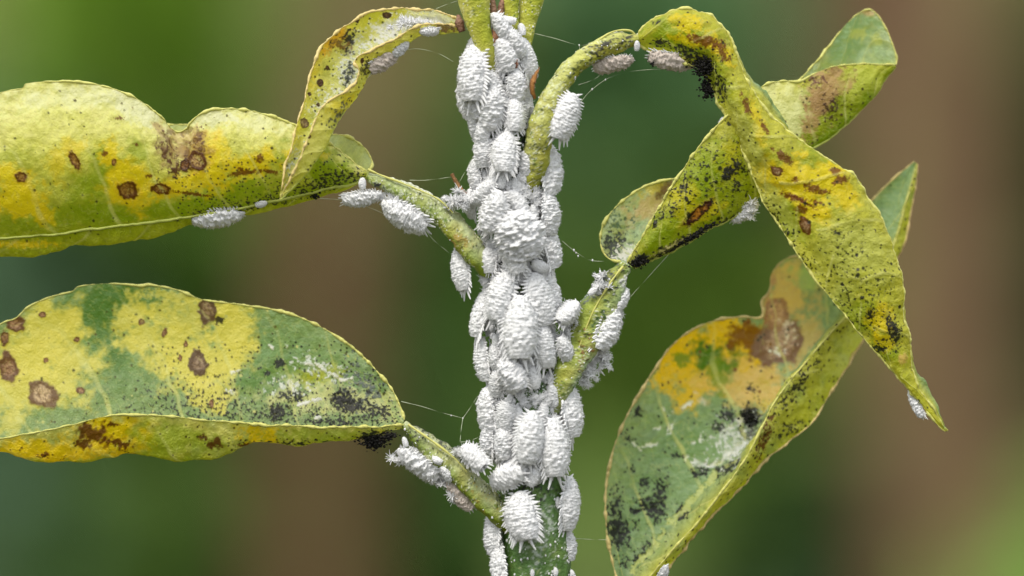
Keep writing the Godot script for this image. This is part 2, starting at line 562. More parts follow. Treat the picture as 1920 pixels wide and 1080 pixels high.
	s.lesion(348, 310, 10, 12, 30, tone(70, 42, 22), tone(120, 80, 40), 0, 2, 0.2)
	for d in [[300, 262, 312, 290, 322, 312], [372, 250, 380, 275, 378, 300], [306, 252, 335, 272, 372, 262], [352, 300, 354, 280, 362, 262], [318, 248, 340, 250, 358, 240]]:
		s.streak(d, 4.5, tone(96, 66, 46), 0.6, 0, 2, -1.0)
	for d in [[43, 333, 12, 11, 20], [143, 302, 8, 19, -28], [242, 357, 20, 17, 30], [303, 355, 18, 10, 10], [217, 305, 5, 7, 0]]:
		s.lesion(d[0], d[1], d[2], d[3], d[4], tone(92, 56, 18), tone(158, 120, 62), 0, 2)
	for d in [[462, 324, 26, 5, -8], [488, 298, 9, 7, 0], [505, 322, 16, 4, 10], [362, 364, 30, 3, 8], [452, 318, 6, 4, 0], [281, 331, 6, 4, 0], [200, 290, 6, 5, 0], [258, 272, 4, 3, 0], [225, 222, 8, 3, 0]]:
		s.patch(d[0], d[1], d[2], d[3], d[4], tone(96, 50, 14), 0.9, 0, 2, 0.4, 0.8)
	var leaf := finish_leaf(s, "long yellow-green leaf with a notched upper edge and ringed brown spots", plant, [0, 160], [M.edge, M.rib], [[124, 3.2, 2.4]])
	winged_stalk(leaf, [938, 522, 0, 900, 486, 30, 868, 444, 30, 838, 410, 20, 795, 378, 14, 745, 352, 10, 710, 340, 8, 690, 330, 4], [28, 27, 26, 25, 24, 22, 18, 9], Vector3(0, -1, 0.55), 0.75,
		[tone(168, 176, 132), tone(116, 136, 18), tone(112, 124, 18), tone(150, 156, 90), tone(168, 176, 132)],
		[690, 318, 14, 720, 331, 22, 750, 342, 28, 784, 356, 32, 822, 374, 36, 850, 400, 42], [2.6, 1.0],
		[[730, 360, 40, 14, 25, tone(170, 180, 140), 0.6], [790, 400, 50, 14, 35, tone(176, 184, 150), 0.6], [860, 455, 20, 20, 0, tone(150, 130, 60), 0.6], [790, 350, 60, 8, 25, tone(214, 216, 204), 0.7], [705, 350, 14, 8, 0, SOOT, 0.8]])
	mould(leaf, 590, 369, 0, 12, 7, 10, 46)


func small_leaf(plant: Node3D) -> void:
	var s := blade([
		[862, 38, 0, 840, 25, -5, 800, 17, -10, 745, 15, -15, 690, 22, -20, 655, 42, -20, 620, 68, -15, 598, 95, -10, 585, 130, -10, 577, 160, -8, 570, 195, -5, 558, 235, 0, 545, 285, 5, 533, 330, 10, 527, 375, 15],
		[860, 45, -12, 800, 32, -25, 745, 45, -30, 690, 65, -35, 650, 92, -35, 627, 130, -35, 620, 170, -30, 602, 205, -25, 580, 240, -18, 562, 290, -8, 545, 335, 2, 528, 375, 14],
		[860, 60, 5, 825, 62, 5, 790, 64, 5, 768, 78, 5, 735, 100, 5, 712, 117, 5, 697, 131, 5, 685, 150, 5, 667, 182, 8, 648, 207, 10, 630, 238, 12, 612, 275, 12, 592, 305, 12, 570, 332, 14, 548, 358, 15, 528, 376, 15],
		[859, 57, 14, 800, 58, 22, 750, 82, 26, 702, 112, 28, 682, 130, 28, 676, 158, 28, 650, 192, 30, 622, 225, 30, 594, 275, 28, 562, 325, 22, 528, 375, 15],
		[858, 52, 20, 830, 46, 25, 790, 48, 30, 765, 60, 32, 730, 80, 36, 700, 95, 38, 676, 105, 38, 665, 118, 36, 671, 138, 36, 668, 157, 36, 650, 172, 38, 625, 188, 40, 605, 203, 40, 590, 235, 38, 575, 275, 34, 560, 310, 28, 545, 340, 22, 529, 374, 16],
	], [40, 40, 34, 34], 420)
	for k in s.p.size():
		s.p[k].z += 62.0 * smoothstep(0.35, 0.9, s.v[k])
	crinkle(s, 3.0, 3.0)
	s.fill([tone(196, 188, 92), tone(188, 188, 104), tone(180, 184, 84), tone(182, 180, 78), tone(206, 196, 108)], 0.5, tone(160, 170, 74))
	s.veins(2.0, 10.2, 0.5, 1.5)
	s.patch(622, 74, 40, 13, -38, tone(204, 152, 22), 0.85, 0, 1.4)
	s.patch(590, 120, 12, 40, 8, tone(200, 180, 50), 0.7, 0, 1.4)
	s.patch(700, 45, 40, 22, -10, tone(186, 184, 56), 0.8, 0, 2)
	s.patch(640, 200, 40, 14, -40, tone(190, 176, 40), 0.8, 2.3, 4)
	s.patch(600, 258, 18, 50, 25, tone(204, 202, 118), 0.7, 2.3, 4)
	s.grains(765, 42, 80, 15, -8, WAX, 0.95, 0, 2, 1.3)
	s.grains(820, 32, 50, 16, 8, WAX, 0.95, 0, 4, 1.3)
	s.grains(725, 62, 55, 20, -28, tone(220, 222, 222), 0.8, 0, 2, 1.3)
	s.grains(660, 125, 30, 50, 5, tone(200, 204, 200), 0.72, 0, 2, 1.4)
	s.grains(620, 190, 45, 26, -40, tone(206, 208, 198), 0.6, 0, 2, 1.4)
	s.grains(652, 75, 13, 28, 10, SOOT, 0.95, 0, 2, 1.4)
	s.grains(655, 140, 12, 22, 15, tone(48, 54, 56), 0.85, 0, 2, 1.5)
	s.grains(635, 82, 24, 14, 0, tone(120, 96, 50), 0.7, 0, 2, 1.3)
	s.grains(688, 128, 10, 22, 20, tone(70, 66, 50), 0.7, 2, 4, 1.5)
	s.grains(636, 215, 14, 30, 35, tone(90, 90, 74), 0.6, 2, 3.4, 1.6)
	s.grains(838, 52, 28, 14, 20, tone(110, 88, 70), 0.9, 2, 4, 1.6)
	s.grains(550, 300, 10, 40, 15, tone(186, 190, 186), 0.6, 0, 2, 1.4)
	s.dots(11, 0.22, 0.6, tone(36, 36, 20))
	for d in [[612, 127, 4, 5, 0], [600, 155, 7, 7, 0], [580, 177, 4, 4, 0], [596, 197, 4, 4, 0], [648, 178, 5, 4, 0], [669, 37, 4, 5, 0], [725, 27, 9, 6, 0], [680, 115, 4, 5, 0], [583, 258, 4, 4, 0]]:
		s.lesion(d[0], d[1], d[2], d[3], d[4], tone(66, 48, 34), tone(96, 74, 60), 0, 4, 0.1)
	s.lesion(571, 232, 9, 10, 0, tone(100, 82, 70), tone(150, 130, 120), 0, 2, 0.0)
	finish_leaf(s, "small narrow yellow leaf curled downward, powdered with grey and white", plant, [0, 148], [M.edge_warm, M.rib], [[80, 2.5, 1.5]])


func lower_left_leaf(plant: Node3D) -> void:
	var s := blade([
		[758, 787, 0, 750, 762, -10, 733, 728, -20, 700, 690, -30, 660, 652, -40, 610, 619, -45, 560, 595, -50, 510, 581, -50, 440, 570, -50, 405, 566, -50, 370, 560, -50, 330, 544, -50, 280, 534, -50, 262, 536, -50, 230, 533, -50, 190, 532, -50, 145, 537, -50, 130, 547, -50, 90, 557, -50, 50, 575, -50, 25, 597, -50, 0, 606, -50, -60, 640, -45, -150, 700, -30, -260, 790, 0],
		[757, 790, 2, 735, 765, -15, 690, 735, -30, 630, 705, -42, 560, 680, -50, 480, 665, -55, 400, 660, -55, 300, 650, -55, 200, 650, -55, 100, 665, -55, 0, 690, -50, -100, 725, -40, -260, 795, 0],
		[756, 795, 4, 700, 800, 5, 640, 804, 2, 560, 806, 0, 480, 802, -5, 400, 798, -5, 300, 795, -5, 200, 805, -5, 100, 820, -5, 0, 826, -5, -100, 822, -5, -260, 800, 0],
		[757, 801, 10, 715, 812, 18, 660, 824, 22, 600, 831, 24, 555, 834, 24, 500, 829, 24, 465, 831, 26, 430, 851, 28, 395, 862, 28, 330, 863, 28, 280, 856, 26, 235, 849, 26, 210, 857, 26, 150, 867, 26, 80, 864, 26, 0, 848, 24, -100, 830, 18, -260, 803, 2],
		[757, 797, 14, 700, 800, 32, 600, 801, 44, 500, 796, 50, 400, 788, 54, 320, 780, 54, 250, 777, 54, 200, 780, 52, 150, 792, 50, 100, 804, 48, 50, 814, 44, 0, 822, 40, -100, 822, 25, -260, 800, 4],
	], [66, 66, 16, 46], 600, 0.28)
	crinkle(s, 4.0, 4.0)
	s.fill([tone(128, 152, 104), tone(112, 142, 92), tone(130, 150, 100), tone(158, 162, 20), tone(212, 204, 120)], 0.5, tone(132, 156, 96))
	s.veins(2.0, 7.6, 0.55, 1.5)
	var yellow := tone(212, 202, 98)
	for d in [[190, 572, 74, 44, 0, 0.9], [300, 565, 60, 22, 5, 0.45], [110, 590, 20, 24, 0, 0.4], [205, 650, 26, 60, -25, 0.5]]:
		s.patch(d[0], d[1], d[2], d[3], d[4], tone(78, 114, 48), d[5], 0, 2)
	for d in [[70, 620, 62, 70, 20, 0.9], [40, 700, 66, 70, 0, 0.85], [130, 680, 50, 70, -10, 0.85], [240, 600, 30, 40, 0, 0.8], [285, 640, 60, 44, 25, 0.85], [345, 600, 60, 30, 10, 0.7], [375, 680, 60, 70, 40, 0.9], [432, 632, 40, 52, 0, 0.9], [390, 735, 40, 34, 0, 0.85], [330, 555, 70, 10, 5, 0.6], [425, 590, 22, 24, 0, 0.8], [20, 790, 40, 24, 0, 0.6]]:
		s.patch(d[0], d[1], d[2], d[3], d[4], yellow, d[5], 0, 2, 0.45)
	s.patch(595, 705, 46, 16, -15, tone(156, 162, 26), 0.9, 0, 2)
	s.patch(540, 690, 60, 14, -8, tone(90, 120, 20), 0.7, 0, 2)
	s.patch(620, 750, 130, 26, 5, tone(206, 206, 146), 0.75, 0, 2.2, 0.6, 0.8)
	s.patch(480, 720, 40, 20, 0, tone(88, 124, 56), 0.7, 0, 2)
	s.patch(640, 655, 60, 18, 38, tone(150, 172, 130), 0.6, 0, 2)
	s.grains(690, 720, 50, 44, 35, tone(96, 104, 104), 0.62, 0, 2, 2.0)
	s.grains(655, 763, 50, 20, 12, SOOT, 1.0, 0, 2, 1.4)
	s.grains(640, 745, 22, 16, 30, SOOT, 1.0, 0, 2, 1.4)
	s.grains(715, 772, 30, 16, 30, SOOT, 0.7, 0, 2, 1.4)
	s.grains(517, 772, 24, 14, -20, SOOT, 0.95, 0, 2, 1.4)
	s.grains(545, 742, 24, 12, 0, tone(40, 44, 44), 0.9, 0, 2, 1.4)
	s.grains(640, 792, 60, 8, 0, SOOT, 0.75, 0, 2, 1.4)
	s.grains(560, 785, 90, 12, 0, SOOT, 0.4, 0, 2, 1.5)
	s.grains(400, 760, 160, 34, 0, SOOT, 0.3, 0, 2, 1.6)
	s.dots(10, 0.24, 0.62, tone(24, 28, 22), 0, 2, 300, 760, 640, 800)
	s.dots(15, 0.2, 0.4, tone(70, 70, 30), 0, 2)
	s.dots(19, 0.18, 0.35, tone(190, 190, 118), 0, 2)
	for d in [[523, 681, 9, 8, 0], [498, 702, 6, 6, 0], [408, 600, 8, 7, 0], [690, 735, 6, 4, 0]]:
		s.patch(d[0], d[1], d[2], d[3], d[4], SOOT, 0.95, 0, 2, 0.25, 0.7)
	for d in [[565, 683, 590, 682, 604, 690, 612, 700, 632, 706], [424, 732, 440, 742, 458, 748], [536, 650, 532, 640], [508, 652, 506, 648], [432, 700, 446, 696], [620, 702, 640, 714, 660, 710], [540, 718, 548, 732], [600, 748, 560, 760], [590, 786, 600, 782]]:
		s.streak(d, 3.0, tone(222, 226, 228), 0.95, 0, 2, 2.5)
	s.grains(600, 692, 50, 18, 15, tone(205, 212, 210), 0.45, 0, 2, 2.0)
	s.grains(540, 722, 40, 16, 0, tone(205, 212, 210), 0.4, 0, 2, 2.0)
	for d in [[386, 584, 18, 27, 0], [369, 680, 18, 24, -10]]:
		s.lesion(d[0], d[1], d[2], d[3], d[4], tone(96, 76, 58), tone(146, 122, 100), 0, 2, 0.1)
	s.lesion(77, 738, 30, 27, 30, tone(112, 86, 60), tone(196, 170, 136), 0, 2, 0.0)
	for d in [[12, 690, 18, 30, -15], [25, 607, 17, 15, 0], [4, 634, 9, 14, 0], [140, 637, 6, 5, 0], [148, 733, 8, 7, 0], [262, 604, 7, 6, 0], [305, 624, 5, 9, 20], [75, 590, 7, 6, 0], [345, 646, 4, 6, 0], [335, 672, 4, 6, 0], [395, 757, 5, 8, 0], [82, 676, 5, 5, 0]]:
		s.lesion(d[0], d[1], d[2], d[3], d[4], tone(104, 74, 50), tone(158, 122, 92), 0, 2, 0.2)
	# the turned-up near half, seen from below
	for d in [[215, 812, 60, 28, 5, 1.0], [60, 843, 90, 20, 0, 0.95], [488, 815, 34, 14, 5, 0.95], [215, 840, 40, 12, 0, 0.7], [130, 850, 60, 12, 0, 0.7]]:
		s.patch(d[0], d[1], d[2], d[3], d[4], tone(222, 188, 16), d[5], 2.3, 4)
	for d in [[330, 825, 80, 32, 0, 0.7], [600, 815, 90, 12, 0, 0.6]]:
		s.patch(d[0], d[1], d[2], d[3], d[4], tone(138, 156, 10), d[5], 2.3, 4)
	for d in [[184, 812, 32, 18, 20], [225, 832, 22, 8, 20], [405, 832, 15, 10, -20], [381, 819, 8, 5, 0], [85, 853, 12, 5, 0], [118, 859, 8, 4, 0], [462, 834, 14, 4, 0], [160, 832, 14, 8, 0], [212, 795, 10, 5, 0]]:
		s.patch(d[0], d[1], d[2], d[3], d[4], tone(84, 40, 10), 0.92, 2.3, 4, 0.4, 0.9)
	s.grains(700, 818, 40, 10, -8, SOOT, 0.9, 2.3, 4, 1.4)
	s.grains(560, 832, 120, 8, 0, SOOT, 0.5, 2.3, 4, 1.4)
	s.dots(12, 0.2, 0.5, tone(60, 50, 14), 2.3, 4)
	var leaf := finish_leaf(s, "large green and yellow leaf whose lower edge is turned up, with sooty base", plant, [0, 194], [M.edge, M.rib], [])
	winged_stalk(leaf, [972, 1002, -4, 935, 962, 30, 905, 930, 30, 870, 892, 22, 832, 858, 16, 796, 830, 10, 772, 808, 8, 757, 796, 4], [28, 27, 26, 26, 28, 28, 20, 8], Vector3(0, -1, 0.55), 0.75,
		[tone(172, 178, 136), tone(112, 132, 18), tone(120, 122, 16), tone(140, 146, 70), tone(172, 178, 136)],
		[766, 796, 20, 790, 812, 32, 820, 833, 40, 852, 858, 46, 876, 884, 50], [2.8, 1.0],
		[[790, 800, 30, 8, 38, SOOT, 0.7], [840, 838, 50, 8, 40, tone(60, 64, 48), 0.6], [780, 830, 30, 18, 30, SOOT, 0.5], [800, 860, 40, 14, 35, tone(180, 180, 150), 0.5], [900, 930, 30, 14, 45, tone(150, 130, 50), 0.6]])
	mould(leaf, 698, 826, 12, 30, 15, 12, 420)
	mould(leaf, 726, 818, 20, 18, 10, 0, 120)


func arching_leaf(plant: Node3D) -> void:
	var s := blade([
		[1195, 68, -20, 1290, 34, -30, 1366, 104, -30, 1394, 132, -22, 1420, 158, -16, 1450, 186, -12, 1476, 235, -10, 1496, 278, -30, 1576, 352, -40, 1646, 470, -40, 1676, 560, -35, 1698, 640, -25, 1715, 688, -10, 1736, 716, -8, 1750, 740, -6, 1761, 765, -5, 1775, 805, 0],
		[1195, 64, 0, 1215, 40, 5, 1250, 22, 8, 1290, 17, 10, 1325, 23, 12, 1352, 45, 15, 1372, 80, 18, 1388, 115, 20, 1402, 150, 22, 1415, 178, 24, 1435, 205, 26, 1465, 235, 28, 1497, 262, 30, 1530, 285, 30, 1570, 308, 30, 1602, 333, 30, 1632, 375, 28, 1660, 428, 26, 1680, 480, 24, 1690, 540, 20, 1696, 595, 16, 1706, 645, 10, 1712, 685, 6, 1720, 722, 4, 1737, 748, 2, 1757, 775, 0, 1777, 806, 0],
		[1196, 72, 10, 1230, 62, 25, 1280, 60, 35, 1320, 75, 40, 1345, 110, 42, 1365, 155, 46, 1385, 205, 52, 1415, 255, 56, 1450, 300, 58, 1500, 360, 60, 1550, 420, 60, 1590, 480, 56, 1625, 550, 48, 1655, 620, 36, 1685, 690, 22, 1722, 747, 10, 1776, 807, 2],
		[1197, 82, 0, 1215, 95, 2, 1250, 106, 4, 1295, 122, 6, 1325, 145, 8, 1342, 180, 10, 1358, 220, 14, 1382, 262, 18, 1402, 308, 22, 1418, 350, 24, 1443, 400, 26, 1480, 452, 28, 1512, 503, 28, 1550, 552, 26, 1592, 602, 22, 1640, 660, 16, 1688, 712, 8, 1728, 760, 4, 1763, 803, 0, 1777, 810, 0],
	], [26, 62, 62], 640)
	crinkle(s, 4.0, 6.0)
	s.fill([tone(120, 150, 112), tone(184, 182, 66), tone(166, 168, 38), tone(182, 180, 76)], 0.55, tone(196, 192, 78))
	s.veins(2.3, 9.3, 0.6, 1.5)
	var y := tone(222, 196, 20)
	for d in [[1265, 75, 60, 34, 10, 0.9], [1340, 150, 24, 40, -25, 0.6], [1540, 310, 50, 22, 35, 0.6], [1600, 590, 40, 30, 50, 0.6], [1480, 410, 36, 26, 50, 0.5], [1650, 650, 40, 20, 50, 0.6]]:
		s.patch(d[0], d[1], d[2], d[3], d[4], tone(128, 150, 8), d[5], 0.9, 3)
	for d in [[1286, 45, 26, 16, 10, 1.0], [1350, 95, 34, 12, 50, 0.9], [1300, 78, 40, 10, 10, 0.7], [1555, 338, 46, 30, 30, 0.95], [1490, 345, 44, 30, 25, 0.85], [1515, 385, 50, 22, 40, 0.8], [1436, 325, 18, 26, 0, 0.7], [1500, 290, 14, 8, 0, 0.8], [1580, 370, 36, 20, 50, 0.7], [1648, 600, 20, 30, 0, 0.7], [1420, 235, 10, 44, -12, 0.6], [1655, 640, 24, 14, 0, 0.6]]:
		s.patch(d[0], d[1], d[2], d[3], d[4], y, d[5], 0.9, 3)
	for d in [[1600, 470, 70, 70, 20, 0.6], [1400, 270, 22, 50, -30, 0.5], [1385, 225, 10, 60, -25, 0.5], [1460, 390, 14, 60, -35, 0.5]]:
		s.patch(d[0], d[1], d[2], d[3], d[4], tone(190, 194, 108), d[5], 0.9, 3)
	for d in [[1322, 78, 32, 9, 8], [1352, 98, 20, 8, 55], [1465, 295, 20, 7, 35], [1490, 338, 6, 5, 0], [1524, 355, 18, 7, 15], [1484, 370, 20, 6, 15], [1503, 391, 12, 9, 20], [1563, 320, 10, 7, 0], [1575, 338, 14, 8, -25], [1530, 381, 10, 5, 20], [1500, 376, 30, 3, 30], [1545, 360, 10, 4, 0], [1398, 200, 6, 20, -20], [1432, 240, 4, 16, -30]]:
		s.patch(d[0], d[1], d[2], d[3], d[4], tone(104, 54, 12), 0.9, 0.9, 3, 0.4, 0.8)
	for d in [[1453, 322, 13, 9, 20], [1507, 423, 10, 19, -20]]:
		s.lesion(d[0], d[1], d[2], d[3], d[4], tone(104, 66, 26), tone(150, 118, 90), 0.9, 3, 0.2)
	s.grains(1322, 122, 26, 26, 0, SOOT, 1.0, 0.9, 3, 1.4)
	s.grains(1285, 98, 36, 12, 15, SOOT, 0.75, 0.9, 3, 1.4)
	s.grains(1236, 80, 16, 8, 0, SOOT, 0.85, 0.9, 3, 1.4)
	s.grains(1230, 42, 10, 8, 0, SOOT, 0.75, 0.9, 3, 1.4)
	s.grains(1350, 165, 12, 34, -15, SOOT, 0.7, 0.9, 3, 1.4)
	s.grains(1673, 618, 12, 32, -20, SOOT, 1.0, 0.9, 3, 1.3)
	s.grains(1630, 588, 10, 12, 0, SOOT, 0.8, 0.9, 3, 1.3)
	s.grains(1645, 655, 14, 10, 0, tone(40, 50, 40), 0.8, 0.9, 3, 1.3)
	s.grains(1569, 438, 8, 6, 20, SOOT, 0.85, 0.9, 3, 1.3)
	s.grains(1470, 440, 14, 90, -35, tone(40, 44, 20), 0.5, 0.9, 3, 1.6)
	s.dots(13, 0.17, 0.48, tone(38, 40, 18), 0.9, 3)
	s.dots(26, 0.13, 0.55, tone(44, 44, 20), 0.9, 3)
	s.grains(1600, 560, 60, 90, -25, tone(54, 60, 28), 0.2, 0.9, 3, 1.6)
	s.dots(20, 0.2, 0.45, SOOT, 0.9, 3, 1400, 1720, 380, 680)
	s.patch(1693, 672, 8, 10, 0, tone(206, 176, 96), 0.9, 0.9, 3)
	var leaf := finish_leaf(s, "long arching yellow-green leaf that twists and hangs down to a point", plant, [26, 150], [M.edge, M.rib], [])
	winged_stalk(leaf, [972, 392, -14, 998, 320, 26, 1006, 282, 40, 1012, 248, 50, 1022, 212, 50, 1040, 174, 46, 1068, 134, 40, 1108, 102, 32, 1152, 82, 22, 1194, 74, 8], [24, 30, 29, 26, 23, 21, 19, 19, 22, 10], Vector3(0, -1, 0.5), 0.9,
		[tone(178, 180, 104), tone(130, 142, 26), tone(122, 134, 24), tone(160, 162, 56), tone(178, 180, 104)],
		[1072, 118, 46, 1092, 100, 44, 1120, 78, 38, 1150, 60, 30, 1180, 58, 18, 1192, 68, 10], [1.2, 2.2],
		[[1130, 88, 40, 10, -35, SOOT, 0.5], [1175, 78, 20, 12, -20, SOOT, 0.6], [1160, 55, 24, 6, -10, tone(190, 192, 180), 0.6], [1040, 170, 20, 40, 30, tone(190, 195, 150), 0.45], [1020, 240, 24, 30, 0, tone(190, 195, 160), 0.4], [1080, 130, 30, 10, -45, tone(70, 80, 30), 0.5]])
	mould(leaf, 1322, 124, 20, 24, 28, 0, 420)
	mould(leaf, 1327, 166, 10, 13, 22, -10, 260)
	mould(leaf, 1223, 120, 8, 5, 5, 0, 14)


func rising_leaf(plant: Node3D) -> void:
	var s := blade([
		[1168, 494, -10, 1140, 482, -20, 1127, 456, -28, 1130, 425, -34, 1145, 400, -38, 1170, 375, -42, 1200, 354, -44, 1235, 340, -46, 1272, 332, -48, 1320, 310, -55, 1380, 270, -60, 1440, 210, -60, 1500, 150, -50, 1545, 100, -45, 1580, 56, -40, 1608, 26, -35, 1635, 14, -30, 1655, 30, -24, 1674, 65, -15, 1686, 100, -6, 1683, 118, -1],
		[1176, 496, -8, 1165, 470, -30, 1185, 440, -45, 1230, 410, -55, 1290, 380, -60, 1360, 330, -65, 1440, 260, -65, 1510, 210, -60, 1570, 160, -55, 1610, 110, -50, 1640, 90, -40, 1665, 100, -20, 1683, 119, -2],
		[1188, 502, 0, 1230, 484, 0, 1280, 458, 0, 1330, 429, -5, 1375, 406, -10, 1420, 370, -20, 1460, 330, -25, 1500, 295, -25, 1525, 279, -22, 1560, 256, -20, 1600, 222, -15, 1640, 182, -10, 1662, 150, -5, 1684, 122, 0],
		[1182, 498, 14, 1215, 465, 28, 1260, 415, 35, 1310, 355, 36, 1360, 305, 30, 1410, 270, 15, 1460, 230, 5, 1510, 205, 2, 1560, 185, 4, 1610, 165, 6, 1650, 140, 4, 1683, 120, 1],
		[1177, 493, 10, 1200, 450, 18, 1230, 398, 22, 1263, 345, 24, 1298, 292, 24, 1330, 252, 22, 1358, 222, 18, 1395, 190, 10, 1432, 160, 0, 1465, 151, -5, 1500, 152, -8, 1525, 138, -6, 1548, 128, -4, 1575, 121, -2, 1620, 117, 0, 1660, 118, 0, 1682, 118, 0],
	], [46, 34, 52, 52], 520)
	for k in s.p.size():
		s.p[k].z -= 80.0 * smoothstep(0.45, 1.0, s.v[k])
	crinkle(s, 4.0, 4.0)
	s.fill([tone(170, 184, 148), tone(150, 172, 134), tone(142, 154, 26), tone(142, 152, 18), tone(186, 184, 78)], 0.55, tone(172, 172, 50))
	s.veins(2.0, 8.5, 0.55, 1.5)
	for d in [[1320, 330, 40, 60, 35, 0.6], [1240, 440, 40, 30, -45, 0.6], [1550, 262, 70, 14, -35, 0.8], [1630, 185, 30, 10, -45, 0.6]]:
		s.patch(d[0], d[1], d[2], d[3], d[4], tone(118, 144, 8), d[5], 1.9, 4)
	for d in [[1290, 380, 30, 30, 0, 0.6], [1330, 395, 30, 12, -30, 0.8], [1370, 300, 20, 30, 20, 0.5]]:
		s.patch(d[0], d[1], d[2], d[3], d[4], tone(196, 182, 24), d[5], 1.9, 4)
	s.patch(1468, 195, 44, 46, 0, tone(222, 220, 160), 0.9, 2, 4)
	s.patch(1610, 150, 60, 26, -8, tone(186, 192, 76), 0.8, 2, 4)
	s.patch(1545, 180, 26, 62, 30, tone(164, 128, 88), 0.95, 2, 4, 0.35)
	s.patch(1518, 235, 14, 30, 20, tone(176, 144, 96), 0.9, 2, 4, 0.4)
	s.patch(1560, 150, 36, 22, 0, tone(178, 146, 96), 0.8, 2, 4, 0.5)
	s.grains(1565, 200, 20, 22, 0, tone(70, 48, 34), 0.6, 2, 4, 1.6)
	s.grains(1530, 150, 20, 14, 0, tone(110, 74, 60), 0.7, 2, 4, 1.6)
	s.streak([1608, 128, 1606, 150, 1600, 165], 2.5, tone(140, 120, 60), 0.8, 2, 4, -0.5)
	# near blade: soot and the long scorched spot
	s.lesion(1308, 400, 34, 10, -40, tone(56, 28, 8), tone(176, 116, 44), 2, 4, 0.6)
	for d in [[1290, 452, 60, 11, -28, 1.0], [1198, 488, 20, 14, -30, 1.0], [1240, 474, 30, 8, -28, 0.9], [1345, 424, 40, 9, -25, 0.9], [1365, 325, 14, 14, 0, 0.95], [1380, 310, 20, 14, -20, 0.8], [1358, 335, 9, 9, 0, 1.0], [1282, 352, 8, 16, 25, 0.85], [1262, 395, 7, 14, 25, 0.8], [1382, 350, 14, 8, -50, 0.7], [1235, 410, 7, 20, 30, 0.7], [1285, 372, 5, 6, 0, 0.9]]:
		s.grains(d[0], d[1], d[2], d[3], d[4], SOOT, d[5], 1.8, 4, 1.4)
	s.grains(1320, 330, 70, 70, 0, SOOT, 0.22, 1.9, 4, 1.5)
	s.grains(1255, 463, 40, 4, -28, tone(190, 180, 130), 0.7, 1.8, 4, 1.6)
	s.dots(14, 0.2, 0.5, tone(30, 32, 14), 1.9, 4, 1160, 1440)
	s.dots(24, 0.2, 0.5, tone(24, 26, 12), 1.9, 4, 1160, 1440)
	s.dots(12, 0.22, 0.5, tone(60, 50, 24), 1.9, 4, 1440, 1700)
	# far half: the pale flap at the base and the tip
	s.patch(1222, 385, 44, 24, -30, tone(196, 170, 128), 0.8, 0, 1.9)
	s.patch(1255, 350, 30, 12, -25, tone(110, 84, 62), 0.9, 0, 1.9)
	s.patch(1225, 352, 24, 10, -25, tone(190, 176, 80), 0.8, 0, 1.9)
	s.grains(1150, 465, 36, 24, -30, tone(56, 62, 60), 0.8, 0, 1.9, 1.5)
	s.grains(1175, 475, 24, 16, -30, WAX, 0.8, 0, 1.9, 1.5)
	s.grains(1160, 415, 30, 30, 0, tone(90, 110, 90), 0.5, 0, 1.9, 1.8)
	s.patch(1600, 75, 60, 40, -40, tone(132, 164, 122), 0.85, 0, 1.9)
	s.patch(1615, 60, 16, 12, 0, tone(190, 196, 120), 0.7, 0, 1.9)
	s.patch(1650, 70, 10, 10, 0, tone(184, 190, 110), 0.6, 0, 1.9)
	s.patch(1635, 18, 14, 8, 0, tone(196, 160, 120), 0.7, 0, 1.9)
	var leaf := finish_leaf(s, "green leaf speckled with black soot rising behind the hanging one, tip browned", plant, [0, 184], [M.edge, M.rib], [[80, 3.4, 2.0]])
	winged_stalk(leaf, [996, 830, -14, 1040, 742, 32, 1066, 690, 36, 1090, 650, 24, 1112, 602, 18, 1134, 556, 12, 1156, 520, 8, 1174, 497, 6], [22, 22, 24, 27, 33, 37, 30, 12], Vector3(-0.2, -0.2, 1), 0.5,
		[tone(150, 160, 62), tone(84, 118, 50), tone(104, 128, 60), tone(130, 152, 116), tone(150, 160, 62)],
		[1168, 500, 18, 1150, 522, 26, 1130, 552, 30, 1112, 584, 34, 1098, 616, 36, 1086, 650, 38], [2.4, 1.6],
		[[1128, 520, 24, 26, 35, tone(60, 64, 64), 0.85], [1108, 550, 20, 30, 30, tone(90, 96, 96), 0.6], [1120, 540, 16, 10, -30, WAX, 0.7], [1150, 540, 10, 30, 30, tone(30, 50, 20), 0.7], [1170, 530, 14, 18, 30, tone(190, 192, 188), 0.7], [1120, 600, 10, 40, 30, tone(40, 70, 24), 0.6], [1100, 660, 14, 30, 20, tone(120, 80, 40), 0.4], [1160, 545, 10, 12, 20, SOOT, 0.7]])
	mould(leaf, 1199, 489, 14, 18, 13, -30, 220)
	mould(leaf, 1300, 442, 14, 50, 7, -30, 200)


